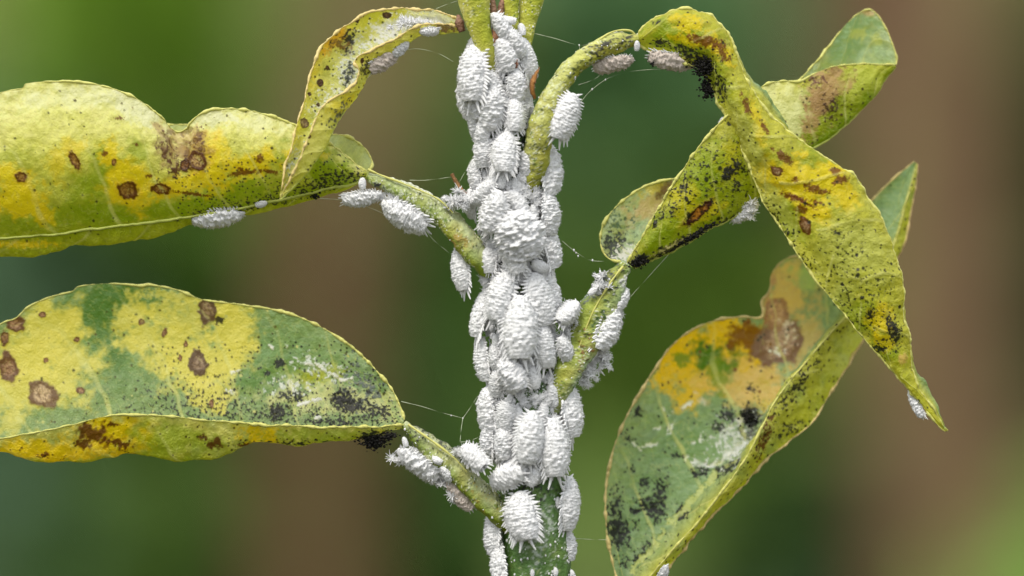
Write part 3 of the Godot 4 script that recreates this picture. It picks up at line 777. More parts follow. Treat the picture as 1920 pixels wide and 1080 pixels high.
func lower_right_leaf(plant: Node3D) -> void:
	var s := blade([
		[1165, 1140, 0, 1157, 1085, -10, 1142, 1020, -18, 1136, 960, -24, 1140, 900, -30, 1153, 840, -34, 1173, 790, -38, 1197, 748, -40, 1226, 700, -44, 1262, 650, -48, 1300, 620, -50, 1345, 601, -52, 1392, 595, -54, 1428, 598, -56, 1438, 588, -56, 1434, 565, -58, 1448, 545, -60, 1453, 512, -62, 1478, 486, -64, 1510, 477, -66, 1560, 455, -68, 1610, 410, -68, 1645, 372, -66, 1685, 332, -62, 1724, 300, -58],
		[1165, 1138, -4, 1167, 1040, -22, 1192, 960, -34, 1222, 880, -44, 1262, 810, -52, 1312, 740, -58, 1372, 690, -62, 1440, 650, -66, 1480, 590, -70, 1530, 540, -74, 1590, 480, -76, 1650, 400, -72, 1725, 301, -58],
		[1167, 1138, -5, 1188, 1074, -12, 1225, 1030, -16, 1263, 984, -20, 1330, 907, -26, 1385, 845, -32, 1440, 770, -38, 1500, 690, -46, 1560, 610, -54, 1620, 520, -60, 1680, 410, -62, 1726, 302, -58],
		[1168, 1140, 8, 1228, 1072, 18, 1300, 990, 24, 1350, 930, 26, 1400, 860, 28, 1430, 802, 26, 1452, 758, 22, 1482, 718, 16, 1522, 670, 8, 1560, 627, -2, 1600, 585, -14, 1640, 530, -28, 1672, 480, -40, 1692, 435, -48, 1705, 385, -52, 1718, 340, -55, 1728, 303, -58],
		[1170, 1142, 0, 1248, 1074, 2, 1285, 1030, 2, 1335, 974, 0, 1392, 920, -4, 1430, 874, -8, 1482, 832, -14, 1530, 790, -22, 1562, 740, -32, 1594, 690, -42, 1624, 640, -52, 1652, 590, -58, 1682, 530, -62, 1698, 470, -64, 1712, 420, -64, 1723, 365, -62, 1730, 305, -58],
	], [52, 60, 44, 44], 600)
	for k in s.p.size():
		s.p[k].z -= 50.0 + 40.0 * s.v[k]
	crinkle(s, 4.0, 5.0)
	s.fill([tone(134, 154, 112), tone(112, 140, 100), tone(132, 154, 112), tone(180, 180, 78), tone(160, 164, 40)], 0.55, tone(134, 158, 104))
	s.veins(2.0, 7.6, 0.55, 1.5)
	for d in [[1315, 645, 80, 44, -25, 1.0], [1385, 650, 60, 50, 0, 0.95], [1290, 705, 44, 50, 20, 0.9], [1420, 720, 60, 40, 20, 0.6]]:
		s.patch(d[0], d[1], d[2], d[3], d[4], tone(214, 176, 18), d[5], 0, 2, 0.4)
	for d in [[1420, 730, 60, 34, 0, 0.8], [1490, 560, 50, 60, 10, 0.9], [1500, 640, 50, 40, 0, 0.7], [1390, 690, 30, 20, 0, 0.5], [1320, 715, 24, 16, 0, 0.5]]:
		s.patch(d[0], d[1], d[2], d[3], d[4], tone(202, 172, 104), d[5], 0, 2, 0.5)
	s.patch(1535, 510, 40, 30, -20, tone(150, 172, 110), 0.9, 0, 2)
	s.patch(1345, 668, 32, 28, 0, tone(78, 112, 18), 1.0, 0, 2, 0.6, 0.9)
	s.patch(1355, 705, 18, 30, 0, tone(104, 132, 30), 0.8, 0, 2)
	s.patch(1281, 676, 14, 13, 0, tone(108, 132, 20), 0.9, 0, 2)
	s.patch(1422, 635, 40, 32, 10, tone(120, 78, 12), 0.95, 0, 2, 0.35)
	s.patch(1437, 660, 20, 20, 0, tone(96, 58, 14), 0.8, 0, 2, 0.4)
	s.lesion(1466, 645, 44, 50, 20, tone(120, 92, 72), tone(172, 142, 122), 0, 2, 0.0)
	s.lesion(1462, 590, 24, 36, 10, tone(150, 114, 88), tone(186, 150, 122), 0, 2, 0.0)
	s.grains(1474, 625, 24, 24, 0, tone(206, 190, 176), 0.4, 0, 2, 3.0)
	s.grains(1462, 660, 10, 10, 0, tone(224, 222, 216), 0.5, 0, 2, 2.0)
	s.patch(1450, 520, 10, 40, 10, tone(176, 134, 100), 0.8, 0, 1.2)
	s.patch(1300, 900, 110, 60, -45, tone(120, 150, 106), 0.5, 0, 2)
	s.patch(1300, 830, 40, 20, 0, tone(94, 128, 62), 0.6, 0, 2)
	for d in [[1411, 786, 26, 26, 0, 1.0], [1372, 780, 20, 18, 0, 0.8], [1350, 805, 20, 12, 30, 0.7], [1225, 950, 34, 26, 20, 0.85], [1240, 930, 14, 40, 10, 0.8], [1163, 1010, 24, 46, -10, 0.95], [1156, 950, 14, 30, 0, 0.8], [1180, 825, 14, 8, 30, 0.85], [1200, 775, 14, 12, 0, 0.8], [1280, 965, 14, 14, 0, 0.95], [1312, 892, 12, 7, 0, 0.9], [1365, 880, 36, 12, -30, 0.85], [1322, 884, 18, 10, 0, 0.8], [1190, 960, 10, 8, 0, 0.8], [1210, 905, 10, 10, 0, 0.8], [1270, 858, 9, 7, 0, 0.8], [1415, 730, 12, 6, 20, 0.8], [1208, 1040, 14, 30, 30, 0.6], [1405, 815, 20, 14, 0, 0.9], [1187, 882, 9, 5, 20, 0.8]]:
		s.grains(d[0], d[1], d[2], d[3], d[4], tone(34, 36, 36), d[5], 0, 2.5, 1.6)
	s.dots(14, 0.2, 0.42, tone(44, 52, 40), 0, 2.9)
	s.dots(26, 0.16, 0.5, tone(40, 46, 40), 0, 2.9, 1100, 1460, 740, 1100)
	s.dots(15, 0.26, 0.4, tone(110, 70, 20), 0, 2, 1200, 1460, 600, 740)
	for d in [[1246, 765, 1258, 782, 1254, 818], [1272, 778, 1262, 800, 1258, 822], [1300, 755, 1282, 770, 1266, 774], [1290, 842, 1302, 834, 1288, 866], [1202, 842, 1225, 838, 1246, 830], [1190, 834, 1204, 846], [1270, 836, 1290, 832, 1304, 832], [1315, 830, 1320, 812], [1228, 806, 1240, 806]]:
		s.streak(d, 3.0, tone(216, 220, 218), 0.9, 0, 2, 2.5)
	for d in [[1304, 868, 1330, 876, 1352, 872, 1372, 848, 1384, 836], [1308, 744, 1320, 754], [1376, 800, 1390, 790], [1400, 830, 1380, 850]]:
		s.streak(d, 6.0, tone(214, 216, 220), 0.95, 0, 2.4, 2.5)
	s.grains(1380, 830, 50, 40, -40, tone(190, 196, 196), 0.55, 0, 2.5, 1.8)
	s.streak([1188, 1074, 1225, 1030, 1263, 984, 1330, 907, 1360, 872], 7.0, tone(184, 192, 122), 0.8, 1.6, 2.4, 2.0)
	# outer strip, seen from below, and its crest
	s.grains(1436, 820, 9, 44, 18, tone(96, 66, 30), 0.9, 3, 4, 1.5)
	s.grains(1500, 720, 14, 60, 38, SOOT, 0.55, 2.8, 4, 1.6)
	s.grains(1480, 810, 30, 12, -30, SOOT, 0.6, 3, 4, 1.5)
	s.dots(12, 0.25, 0.65, tone(44, 40, 16), 2.9, 4)
	s.patch(1600, 650, 60, 24, -55, tone(184, 190, 100), 0.7, 2.8, 4)
	s.patch(1690, 400, 40, 80, 20, tone(134, 162, 122), 0.8, 0, 2.8)
	var leaf := finish_leaf(s, "broad lower leaf with orange-yellow patch, black mould and white wax smears", plant, [0, 200], [M.edge_warm, M.rib], [])
	part("leaf_fold", wire(column(s, 156, 1), 2.2, 1.2, 7, 0.8), M.edge, leaf)
	mould(leaf, 1411, 787, -108, 20, 18, 0, 160)


# A mealybug of length 1 along z (head at -0.5, tail at +0.5), lying on y = 0.
func half_width(t: float, wide: float) -> float:
	return wide * 0.5 * pow(maxf(0.0, 1.0 - pow(absf(2.0 * t - 1.1) / 1.12, 2.2)), 0.62)


func bug_body(seed_: int, wide: float, high: float, groove: float, fluff: float, tufts: int) -> ArrayMesh:
	var r := RandomNumberGenerator.new()
	r.seed = seed_
	var st := SurfaceTool.new()
	st.begin(Mesh.PRIMITIVE_TRIANGLES)
	st.set_smooth_group(0)
	var nt := 84
	var np := 44
	var ring := []
	var off := Vector3(r.randf() * 500, r.randf() * 500, 0)
	groove *= r.randf_range(0.5, 1.15)
	var sway := r.randf_range(-0.22, 0.22)
	var tilt := r.randf_range(-0.25, 0.25)
	for i in nt + 1:
		var t := float(i) / nt
		var w := half_width(t, wide)
		for j in np:
			var phi := TAU * j / np
			var up := cos(phi)
			var crown := maxf(up, 0.0)
			var q := Vector3(sin(phi) * w, 0, t - 0.5)
			q.y = up * high * (w / (wide * 0.5)) * (1.0 if up > 0 else 0.35)
			var s := q * 100.0 + off
			var ac := sin(phi)
			var seg := 15.0 * (t + 0.16 * ac * ac * (t - 0.4)) + 0.35 * fine.get_noise_3dv(s * 0.3)
			var into := pow(absf(2.0 * (seg - floorf(seg)) - 1.0), 3.5) * (0.75 + 0.5 * fine.get_noise_3dv(s * 0.5))
			var bump := 1.0 - groove * into * (0.3 + 0.7 * crown)
			bump += 0.3 * groove * (1.0 - into) * cos(phi * 13.0 + floorf(seg) * 1.9)
			bump += fluff * (0.4 * fine.get_noise_3dv(s * 0.28) + 0.8 * fine.get_noise_3dv(s * 0.8) + 0.5 * fine.get_noise_3dv(s * 1.8))
			q.x *= bump
			q.y = q.y * bump * (1.0 + tilt * q.x / wide) + high * 0.3
			q.x += sway * (0.25 - q.z * q.z) - sway * 0.17
			st.add_vertex(q)
			ring.append(q)
	for i in nt:
		for j in np:
			var a := i * np + j
			var b := i * np + (j + 1) % np
			for k in [a, b, a + np, b, b + np, a + np]:
				st.add_index(k)
	# loose curls of wax on the back
	var base := ring.size()
	for k in tufts:
		var i := r.randi_range(3, nt - 3)
		var j := r.randi_range(0, np - 1)
		var q: Vector3 = ring[i * np + j]
		if q.y < high * 0.35:
			continue
		var nrm := Vector3(q.x / (wide * wide * 0.25), (q.y - high * 0.3) / (high * high), 0.25 * q.z / 0.25).normalized()
		var dir := (nrm + Vector3(r.randfn(0, 0.55), r.randfn(0, 0.35), r.randfn(0.35, 0.5))).normalized()
		var side := dir.cross(Vector3(r.randf() - 0.5, r.randf() - 0.5, r.randf() - 0.5)).normalized()
		var other := dir.cross(side)
		var wid := r.randf_range(0.006, 0.014)
		var tip := q + dir * r.randf_range(0.02, 0.05)
		for c in 3:
			st.add_vertex(q - dir * 0.01 + (side * cos(TAU * c / 3.0) + other * sin(TAU * c / 3.0)) * wid)
		st.add_vertex(tip + side * r.randf_range(-0.01, 0.01))
		for c in 3:
			for m in [base + c, base + (c + 1) % 3, base + 3]:
				st.add_index(m)
		base += 4
	st.generate_normals()
	return st.commit()


func filament(st: SurfaceTool, base: int, from: Vector3, dir: Vector3, length: float, r0: float, bend: Vector3) -> int:
	var rings := 4
	for k in rings + 1:
		var f := float(k) / rings
		var d := (dir + bend * f).normalized()
		var q := from + (dir + bend * f * 0.5) * length * f
		var a := d.cross(Vector3(0.2, 0.9, 0.37)).normalized()
		var b := d.cross(a)
		var w := r0 * (1.0 - 0.72 * f) * (1.12 if k == 1 else 1.0)
		for i in 5:
			st.add_vertex(q + (a * cos(TAU * i / 5.0) + b * sin(TAU * i / 5.0)) * w)
	for k in rings:
		for i in 5:
			var x := base + k * 5 + i
			var y := base + k * 5 + (i + 1) % 5
			for m in [x, y, x + 5, y, y + 5, x + 5]:
				st.add_index(m)
	return base + (rings + 1) * 5


func bug_fringe(seed_: int, wide: float, high: float, long: float, thick: float) -> ArrayMesh:
	var r := RandomNumberGenerator.new()
	r.seed = seed_ + 77
	var st := SurfaceTool.new()
	st.begin(Mesh.PRIMITIVE_TRIANGLES)
	st.set_smooth_group(0)
	var base := 0
	for side in [-1.0, 1.0]:
		for k in 18:
			if r.randf() < 0.06:
				continue
			var t := 0.035 + 0.93 * (k + r.randf_range(-0.2, 0.2)) / 17.0
			var w := half_width(t, wide)
			var lean := lerpf(-0.7, 1.6, t)
			var dir := Vector3(side, r.randf_range(-0.25, 0.2), lean + r.randf_range(-0.2, 0.2)).normalized()
			var l := long * r.randf_range(0.7, 1.15) * (1.0 + 0.5 * smoothstep(0.7, 1.0, t))
			base = filament(st, base, Vector3(side * w * 0.93, high * 0.26, t - 0.5), dir, l, thick, Vector3(r.randfn(0, 0.12), r.randf_range(-0.25, 0.1), r.randfn(0.15, 0.2)))
	st.generate_normals()
	return st.commit()


func bug_tail(side: float, long: float, thick: float, high: float) -> ArrayMesh:
	var st := SurfaceTool.new()
	st.begin(Mesh.PRIMITIVE_TRIANGLES)
	st.set_smooth_group(0)
	filament(st, 0, Vector3(side * 0.06, high * 0.25, 0.44), Vector3(side * 0.22, 0.02, 1).normalized(), long, thick, Vector3(side * 0.15, -0.1, 0))
	st.generate_normals()
	return st.commit()


func make_bug(kind: String, seed_: int) -> Node3D:
	# [width, height, groove, fluff, tufts, fringe length, fringe thickness, tail length]
	var d: Array = {
		"adult": [0.53, 0.24, 0.13, 0.11, 900, 0.125, 0.034, 0.28],
		"fluffy": [0.54, 0.27, 0.10, 0.18, 1300, 0.12, 0.034, 0.22],
		"young": [0.56, 0.24, 0.08, 0.18, 520, 0.07, 0.022, 0.14],
		"lump": [0.86, 0.40, 0.04, 0.30, 1500, 0.12, 0.024, 0.0],
		"dusky": [0.48, 0.22, 0.10, 0.20, 500, 0.10, 0.024, 0.14],
		"draped": [0.46, 0.20, 0.08, 0.24, 700, 0.11, 0.028, 0.16],
	}[kind]
	var o := Node3D.new()
	var wax: Material = M.dusky if kind == "dusky" else M.wax
	part("body", bug_body(seed_, d[0], d[1], d[2], d[3], d[4]), wax, o)
	part("wax_fringe", bug_fringe(seed_, d[0], d[1], d[5], d[6]), M.wax, o).set_meta("kind", "stuff")
	if d[7] > 0.0:
		for side in [-1.0, 1.0]:
			part("tail_filament", bug_tail(side, d[7], d[6] * 1.25, d[1]), M.wax, o)
	return o


var makes := {}
var used := 0


# One insect: plan centre, length, which way its tail points (degrees from straight down, towards the right), and the way its back faces.
func bug(label: String, kind: String, x: float, y: float, z: float, size: float, tail: float, back: Vector3, group: String, squat := 1.0) -> void:
	var key := kind + str(used % 4)
	used += 1
	if not makes.has(key):
		makes[key] = make_bug(kind, 11 * makes.size() + 5)
	var o: Node3D = makes[key].duplicate()
	var young := size < 46.0
	o.name = numbered("young_mealybug" if young else "mealybug")
	add_child(o, true)
	tag(o, label, "mealybug", group)
	back = back.normalized()
	if size > 46.0:
		tail += rng.randf_range(-9, 9)
		back += Vector3(rng.randf_range(-0.22, 0.22), rng.randf_range(-0.2, 0.2), 0)
		back = back.normalized()
	var dir := Vector3(sin(deg_to_rad(tail)), -cos(deg_to_rad(tail)), 0)
	dir = (dir - back * dir.dot(back)).normalized()
	var b := Basis(back.cross(dir), back, dir)
	var l := size * S * 0.98
	o.transform = Transform3D(Basis(b.x * l * squat * rng.randf_range(0.9, 1.12), b.y * l * rng.randf_range(0.92, 1.1), b.z * l), at(x, y, z))


# An insect on the stem: its back faces away from the stem's axis.
func on_stem(label: String, kind: String, x: float, y: float, size: float, tail: float, lift := 2.0, squat := 1.0) -> void:
	var ax := along_table(STEM_Y, STEM_X, y)
	if size > 46.0:
		lift += rng.randf_range(-3, 7)
	var r := along_table(STEM_Y, STEM_R, y) + lift
	var sn := clampf((x - ax) / (r + size * 0.14), -0.985, 0.985)
	var cs := sqrt(1.0 - sn * sn)
	bug(label, kind, ax + sn * r, y, cs * r, size, tail, Vector3(sn, rng.randf_range(-0.08, 0.1), cs), "mealybugs crowded on the stem", squat)


func mealybugs() -> void:
	var l := "pale pinkish mealybug"
	# top of the stem
	on_stem("white fluffy mealybug at the very top of the stem, right of the broad cut stalk", "fluffy", 940, 52, 64, 25, 4)
	on_stem("small white mealybug pressed against the left side of the broad cut stalk", "fluffy", 873, 58, 46, -10, 6)
	on_stem("fluffy mealybug at the stem's left edge, behind the tallest one beside the broad stalk", "fluffy", 862, 98, 62, 5, 0)
	on_stem("long ridged mealybug with tapered head just left of the broad cut stalk", "adult", 883, 140, 112, 4, 12)
	on_stem("fluffy mealybug touching the broad cut stalk's right side, head up", "fluffy", 950, 104, 68, 12, 6)
	on_stem("white mealybug between the broad cut stalk and the two thin ones", "fluffy", 968, 82, 60, 30, 4)
	on_stem("smooth bright mealybug at the upper right edge, above the brown bud scale", "adult", 993, 112, 82, 22, 6)
	on_stem("woolly mealybug left of the curved brown bud scale, tail down", "fluffy", 970, 160, 62, 4, 3)
	on_stem("white mealybug half hidden behind the curved brown bud scale", "fluffy", 1012, 162, 62, 10, -8)
	on_stem("tiny white crawler in the dark gap below the broad cut stalk", "young", 948, 187, 24, 5, 1)
	on_stem("fluffy mealybug below the end of the broad cut stalk", "fluffy", 921, 158, 52, 20, 4)
	on_stem("round woolly mealybug left of the short spiny one, fringed tail down", "fluffy", 921, 202, 88, -6, 8)
	on_stem("short spiny mealybug in the open above the leaf fork, long lower fringe", "adult", 967, 217, 68, 2, 4)
	on_stem("grey-backed mealybug jutting from the left edge with a raised filament", "fluffy", 866, 182, 84, 12, 2)
	on_stem("small mealybug squeezed between the tapered one and the round woolly one", "fluffy", 893, 196, 60, 20, 2)
	on_stem("ragged mealybug at the left edge below the one with a raised filament", "fluffy", 880, 234, 62, 0, 0)
	on_stem("woolly mealybug below and left of the round one", "fluffy", 904, 244, 60, -14, 3)
	on_stem("narrow white mealybug left of the ribbed oval one under the fork", "fluffy", 903, 282, 66, -6, 2)
	# upper middle
	on_stem("ribbed oval mealybug, large and clean, left of the smaller smooth oval", "adult", 946, 287, 82, 2, 6)
	on_stem("smooth small oval mealybug standing alone under the leaf fork", "young", 990, 306, 54, 3, 2)
	on_stem("big woolly mealybug on the right edge under the arching leaf's stalk", "fluffy", 1034, 316, 108, -6, 4)
	on_stem("sloping mealybug on the left edge beside the brown dry stub", "fluffy", 886, 328, 66, -24, 2)
	on_stem("small fluffy nymph below the ribbed oval one, left of another", "young", 926, 330, 34, 10, 5)
	on_stem("small fluffy nymph just above the white dome", "young", 941, 341, 28, -10, 6)
	on_stem("small pale nymph in the green gap above the dome's right", "young", 968, 349, 32, 0, 2)
	on_stem("domed snow-white mealybug below the dry stub, lying across the stem", "fluffy", 908, 362, 66, -70, 10)
	on_stem("spiky white mealybug lying along the upper left leaf stalk's base", "fluffy", 862, 380, 62, -60, 14)
	on_stem("large lumpy mealybug with turned head, left of centre below the dome", "fluffy", 924, 396, 84, -18, 14)
	on_stem("woolly mealybug wedged between the lumpy one and the right-hand one", "fluffy", 970, 382, 58, 20, 6)
	on_stem("tiny fluff-covered nymph beside the right-hand column at the neck", "young", 1000, 398, 28, 0, 6)
	on_stem("mealybug in the right-hand column level with the stalk of the upper left leaf", "fluffy", 1031, 400, 86, 2, 6)
	on_stem("great lumpy heap-shaped mealybug, widest of the middle stem", "lump", 974, 438, 98, 10, 12)
	on_stem("fluffy mealybug hanging under the great lumpy heap", "fluffy", 962, 484, 70, 14, 8)
	on_stem("small buff-tinged mealybug left of the great lumpy heap's lower side", "fluffy", 916, 488, 52, 8, 2)
	on_stem("smooth white mealybug under the right side of the great lumpy heap", "young", 1013, 499, 44, 80, 10)
	on_stem("woolly mealybug right of the great lumpy heap, filaments hanging down", "fluffy", 1040, 466, 84, 8, 2)
	on_stem("mealybug on the right edge below the woolly column, filaments drooping", "fluffy", 1042, 522, 66, 6, 2)
	bug("grey-sided mealybug clinging to the left edge below the upper left leaf stalk", "adult", 872, 502, 10, 88, 26, Vector3(-0.8, -0.1, 0.6), "mealybugs crowded on the stem")
	# middle
	on_stem("ribbed mealybug left of the stem's middle, just above the largest", "adult", 937, 556, 100, -4, 8)
	on_stem("ribbed slanting mealybug right of the stem's middle, above the largest", "adult", 1014, 562, 104, 6, 8)
	on_stem("edge-on ribbed mealybug on the left edge level with the largest's head", "adult", 886, 588, 100, 4, 4)
	on_stem("largest ribbed mealybug in the middle with two long tail filaments", "adult", 974, 614, 122, 4, 22)
	on_stem("ribbed mealybug tucked under the largest's right side", "adult", 1023, 648, 86, 6, 10)
	on_stem("white woolly mealybug on the right edge under the slanting ribbed one", "fluffy", 1050, 556, 70, 4, -2)
	bug("bristly mealybug pointing up to the right between stem and rising stalk", "fluffy", 1064, 588, 40, 62, -38, Vector3(0.2, 0.3, 1), "mealybugs crowded on the stem")
	bug("small mealybug with tail toward the rising stalk's foot, below the bristly one", "fluffy", 1056, 652, 44, 50, 28, Vector3(0.35, 0.1, 1), "mealybugs crowded on the stem")
	on_stem("tall white mealybug on the left edge left of the largest's tail", "adult", 902, 672, 86, 4, 0)
	on_stem("round pale nymph left of the largest one's lower fringe", "young", 928, 640, 26, 0, 8)
	on_stem("fluffy lump left of the largest one's tail", "fluffy", 926, 668, 46, 6, 8)
	on_stem("woolly slanting mealybug beneath the largest one's tail", "lump", 961, 700, 74, 36, 8, 0.8)
	on_stem("woolly mealybug below the slanting one on its left", "fluffy", 930, 716, 56, -10, 6)
	on_stem("thin white mealybug right of the woolly slanting one, over bare stem", "young", 1001, 706, 46, 6, 3)
	on_stem("clean oval nymph leaning in the bare green patch", "young", 1038, 740, 46, 24, 2)
	on_stem("small oval nymph below and left of the leaning clean one", "young", 1020, 768, 34, -4, 2)
	on_stem("tiny white crawler in the green gap, rightmost of three", "young", 1006, 746, 15, 0, 1)
	on_stem("tiny white crawler in the green gap, middle of three", "young", 980, 747, 20, 8, 1)
	on_stem("tiny white crawler in the green gap, leftmost of three", "young", 956, 746, 22, -8, 1)
	on_stem("large mealybug on the right edge with a tail reaching past its neighbour", "adult", 1078, 766, 116, 4, 2)
	on_stem("fluffy mealybug at the foot of the rising stalk on the right edge", "fluffy", 1093, 698, 56, -10, -2)
	# lower middle
	on_stem("slim ribbed mealybug left of centre, below the crawlers", "adult", 946, 780, 64, -3, 6)
	on_stem("knobbly small nymph right of the slim ribbed one", "young", 971, 774, 32, 10, 4)
	on_stem("long left-edge mealybug beside the slim ribbed one", "fluffy", 908, 772, 100, 2, 2)
	on_stem("left-edge mealybug with a curved thread, above the lower left leaf stalk", "fluffy", 908, 824, 72, -10, 4)
	on_stem("woolly mealybug with gaps in its fringe, left of the lower wide one", "fluffy", 942, 830, 62, 10, 6)
	on_stem("wide ribbed mealybug on the lower stem, left of a pair", "adult", 992, 818, 102, -3, 10)
	on_stem("ribbed mealybug on the lower stem, right of the wide one", "adult", 1044, 838, 112, 4, 8)
	bug("spiky mealybug lying on the lower left leaf stalk beside the stem", "fluffy", 890, 858, 62, 70, 42, Vector3(-0.25, 0.5, 1), "mealybugs crowded on the stem")
	on_stem("smooth plump mealybug lying sideways above the lowest bare stem", "fluffy", 947, 893, 76, 108, 10)
	on_stem("woolly tuft under the plump sideways mealybug", "fluffy", 966, 874, 50, 70, 4)
	on_stem("small egg-shaped nymph right of the plump sideways one", "young", 1001, 890, 44, -24, 4)
	# bottom of the stem
	on_stem("lone ribbed mealybug with spread fringe on the bare lower stem", "adult", 975, 966, 96, 8, 6, 1.1)
	on_stem("slender ribbed mealybug on the left edge beside the lone spread one", "adult", 919, 994, 98, 28, 2, 0.85)
	on_stem("mealybug on the left edge at the bottom of the picture", "adult", 934, 1058, 94, 16, 2, 0.85)
	on_stem("edge-on mealybug on the right edge of the bare lower stem", "adult", 1071, 942, 104, 6, 0)
	on_stem("narrow edge-on mealybug, lowest on the right edge", "fluffy", 1072, 1022, 62, 2, -4)
	on_stem("tiny upright nymph on the bare green stem near the right edge", "young", 1047, 940, 20, 0, 1)
	on_stem("tiny nymph low on the bare stem, left of two", "young", 998, 1072, 15, 0, 1)
	on_stem("tiny nymph low on the bare stem, right of two", "young", 1042, 1070, 17, 0, 1)
	on_stem("white nymph at the bottom right corner of the stem", "young", 1074, 1082, 32, 70, 1)
	# on the leaf stalks
	var g := "mealybugs on the leaf stalks"
	bug("ribbed mealybug climbing the arching leaf's stalk, head up", "adult", 1058, 218, 52, 92, -22, Vector3(0.55, 0.05, 0.85), g)
	bug("greyish mealybug hanging under the joint of the upper left leaf", "draped", 680, 366, 8, 78, -76, Vector3(-0.1, -0.8, 0.55), g)
	bug("spiny mealybug hanging under the upper left leaf stalk, filaments up", "fluffy", 762, 396, 18, 98, 60, Vector3(-0.25, -0.65, 0.75), g)
	bug("tiny white ball of wax at the joint of the upper left leaf", "young", 680, 344, 24, 22, 0, Vector3(0, 0, 1), g)
	bug("wax-streaked mealybug under the lower left leaf stalk, nearer the leaf", "draped", 786, 866, 14, 96, 55, Vector3(-0.4, -0.7, 0.6), g)
	bug("white tuft of a mealybug on the lower left leaf stalk's front", "fluffy", 838, 886, 34, 36, 30, Vector3(-0.2, -0.3, 1), g)
	bug("buff mealybug under the lower left leaf stalk, nearer the stem", "dusky", 866, 918, 12, 84, 40, Vector3(-0.6, -0.5, 0.55), g)
	bug("tiny white nymph on the front of the lower left leaf stalk", "young", 820, 862, 40, 22, 60, Vector3(-0.2, 0, 1), g)
	bug("tiny white nymph beside the black clump on the lower left leaf stalk", "young", 760, 828, 22, 20, 20, Vector3(-0.2, 0, 1), g)
	bug("woolly mealybug on the right side of the rising leaf's stalk", "fluffy", 1130, 612, 14, 92, -26, Vector3(0.75, -0.2, 0.65), g, 0.9)
	bug("small fluffy mealybug near the top of the rising leaf's stalk", "fluffy", 1163, 560, 8, 48, -40, Vector3(0.7, -0.3, 0.65), g)
	bug("thin woolly mealybug low on the rising leaf's stalk, right side", "fluffy", 1104, 650, 16, 54, -20, Vector3(0.8, -0.1, 0.6), g, 0.7)
	bug("small white smear-like nymph on the rising leaf's stalk wing", "young", 1112, 546, 34, 20, -50, Vector3(-0.3, 0.2, 1), g)
	bug(l + " under the arching leaf's stalk before the joint", "dusky", 1150, 113, 14, 80, -62, Vector3(0.3, -0.85, 0.5), g)
	bug("tiny white ball of wax at the joint of the arching leaf", "young", 1194, 86, 22, 20, 0, Vector3(0, -0.2, 1), g)
	bug("white nymph lying across a thin cut stalk at the top", "young", 954, 40, 44, 28, 80, Vector3(0, 0.3, 1), g)
	bug("tiny white nymph upright between the two thin cut stalks", "young", 978, 56, 30, 24, 10, Vector3(0.2, 0.2, 1), g)
	g = "mealybugs on the leaves"
	bug("flat white mealybug hanging under the long upper left leaf", "draped", 408, 398, -20, 106, -72, Vector3(-0.1, -0.85, 0.5), g)
	bug("tiny white nymph under the long upper left leaf", "young", 490, 381, 0, 24, -60, Vector3(0, -0.7, 0.7), g)
	bug(l + " inside the bend of the small curled leaf", "dusky", 720, 100, 2, 88, -52, Vector3(0.6, -0.6, 0.5), g)
	bug("white tufted mealybug at the end of the small curled leaf's bend", "fluffy", 748, 86, 10, 44, -40, Vector3(0.6, -0.6, 0.5), g)
	bug("small white mealybug hanging from the small curled leaf's stalk", "fluffy", 804, 56, 20, 38, 80, Vector3(0.1, -0.8, 0.5), g)
	bug(l + " under the arching leaf just past its joint", "dusky", 1262, 105, -8, 92, -104, Vector3(0.05, -0.85, 0.5), g)
	bug("white mealybug peeping from behind the arching leaf's left edge", "fluffy", 1366, 244, -2, 54, 18, Vector3(-0.8, -0.1, 0.5), g)
	bug("ragged white mealybug under the rising leaf beside the hanging one", "draped", 1396, 394, -26, 62, -58, Vector3(0.4, -0.75, 0.5), g)
	bug("white mealybug on the hanging leaf's narrow tip", "draped", 1722, 754, -8, 60, 34, Vector3(-0.75, -0.4, 0.45), g, 0.7)
	bug("small white mealybug below the lower right leaf at the picture's bottom", "fluffy", 1241, 1072, -4, 36, 10, Vector3(0.6, -0.5, 0.5), g)


# A tuft of curled wax threads round a small core, about 1 across.
func wool_tuft(seed_: int) -> ArrayMesh:
	var r := RandomNumberGenerator.new()
	r.seed = seed_
	var st := SurfaceTool.new()
	st.begin(Mesh.PRIMITIVE_TRIANGLES)
	st.set_smooth_group(0)
	var base := 0
	for k in 70:
		var d := Vector3(r.randfn(0, 1), absf(r.randfn(0.2, 0.7)), r.randfn(0, 1)).normalized()
		base = filament(st, base, d * r.randf_range(0.02, 0.16), (d + Vector3(r.randfn(0, 0.5), r.randfn(0, 0.3), r.randfn(0, 0.5))).normalized(), r.randf_range(0.28, 0.6), r.randf_range(0.05, 0.1), Vector3(r.randfn(0, 0.6), r.randfn(0, 0.5), r.randfn(0, 0.6)))
	st.generate_normals()
	return st.commit()


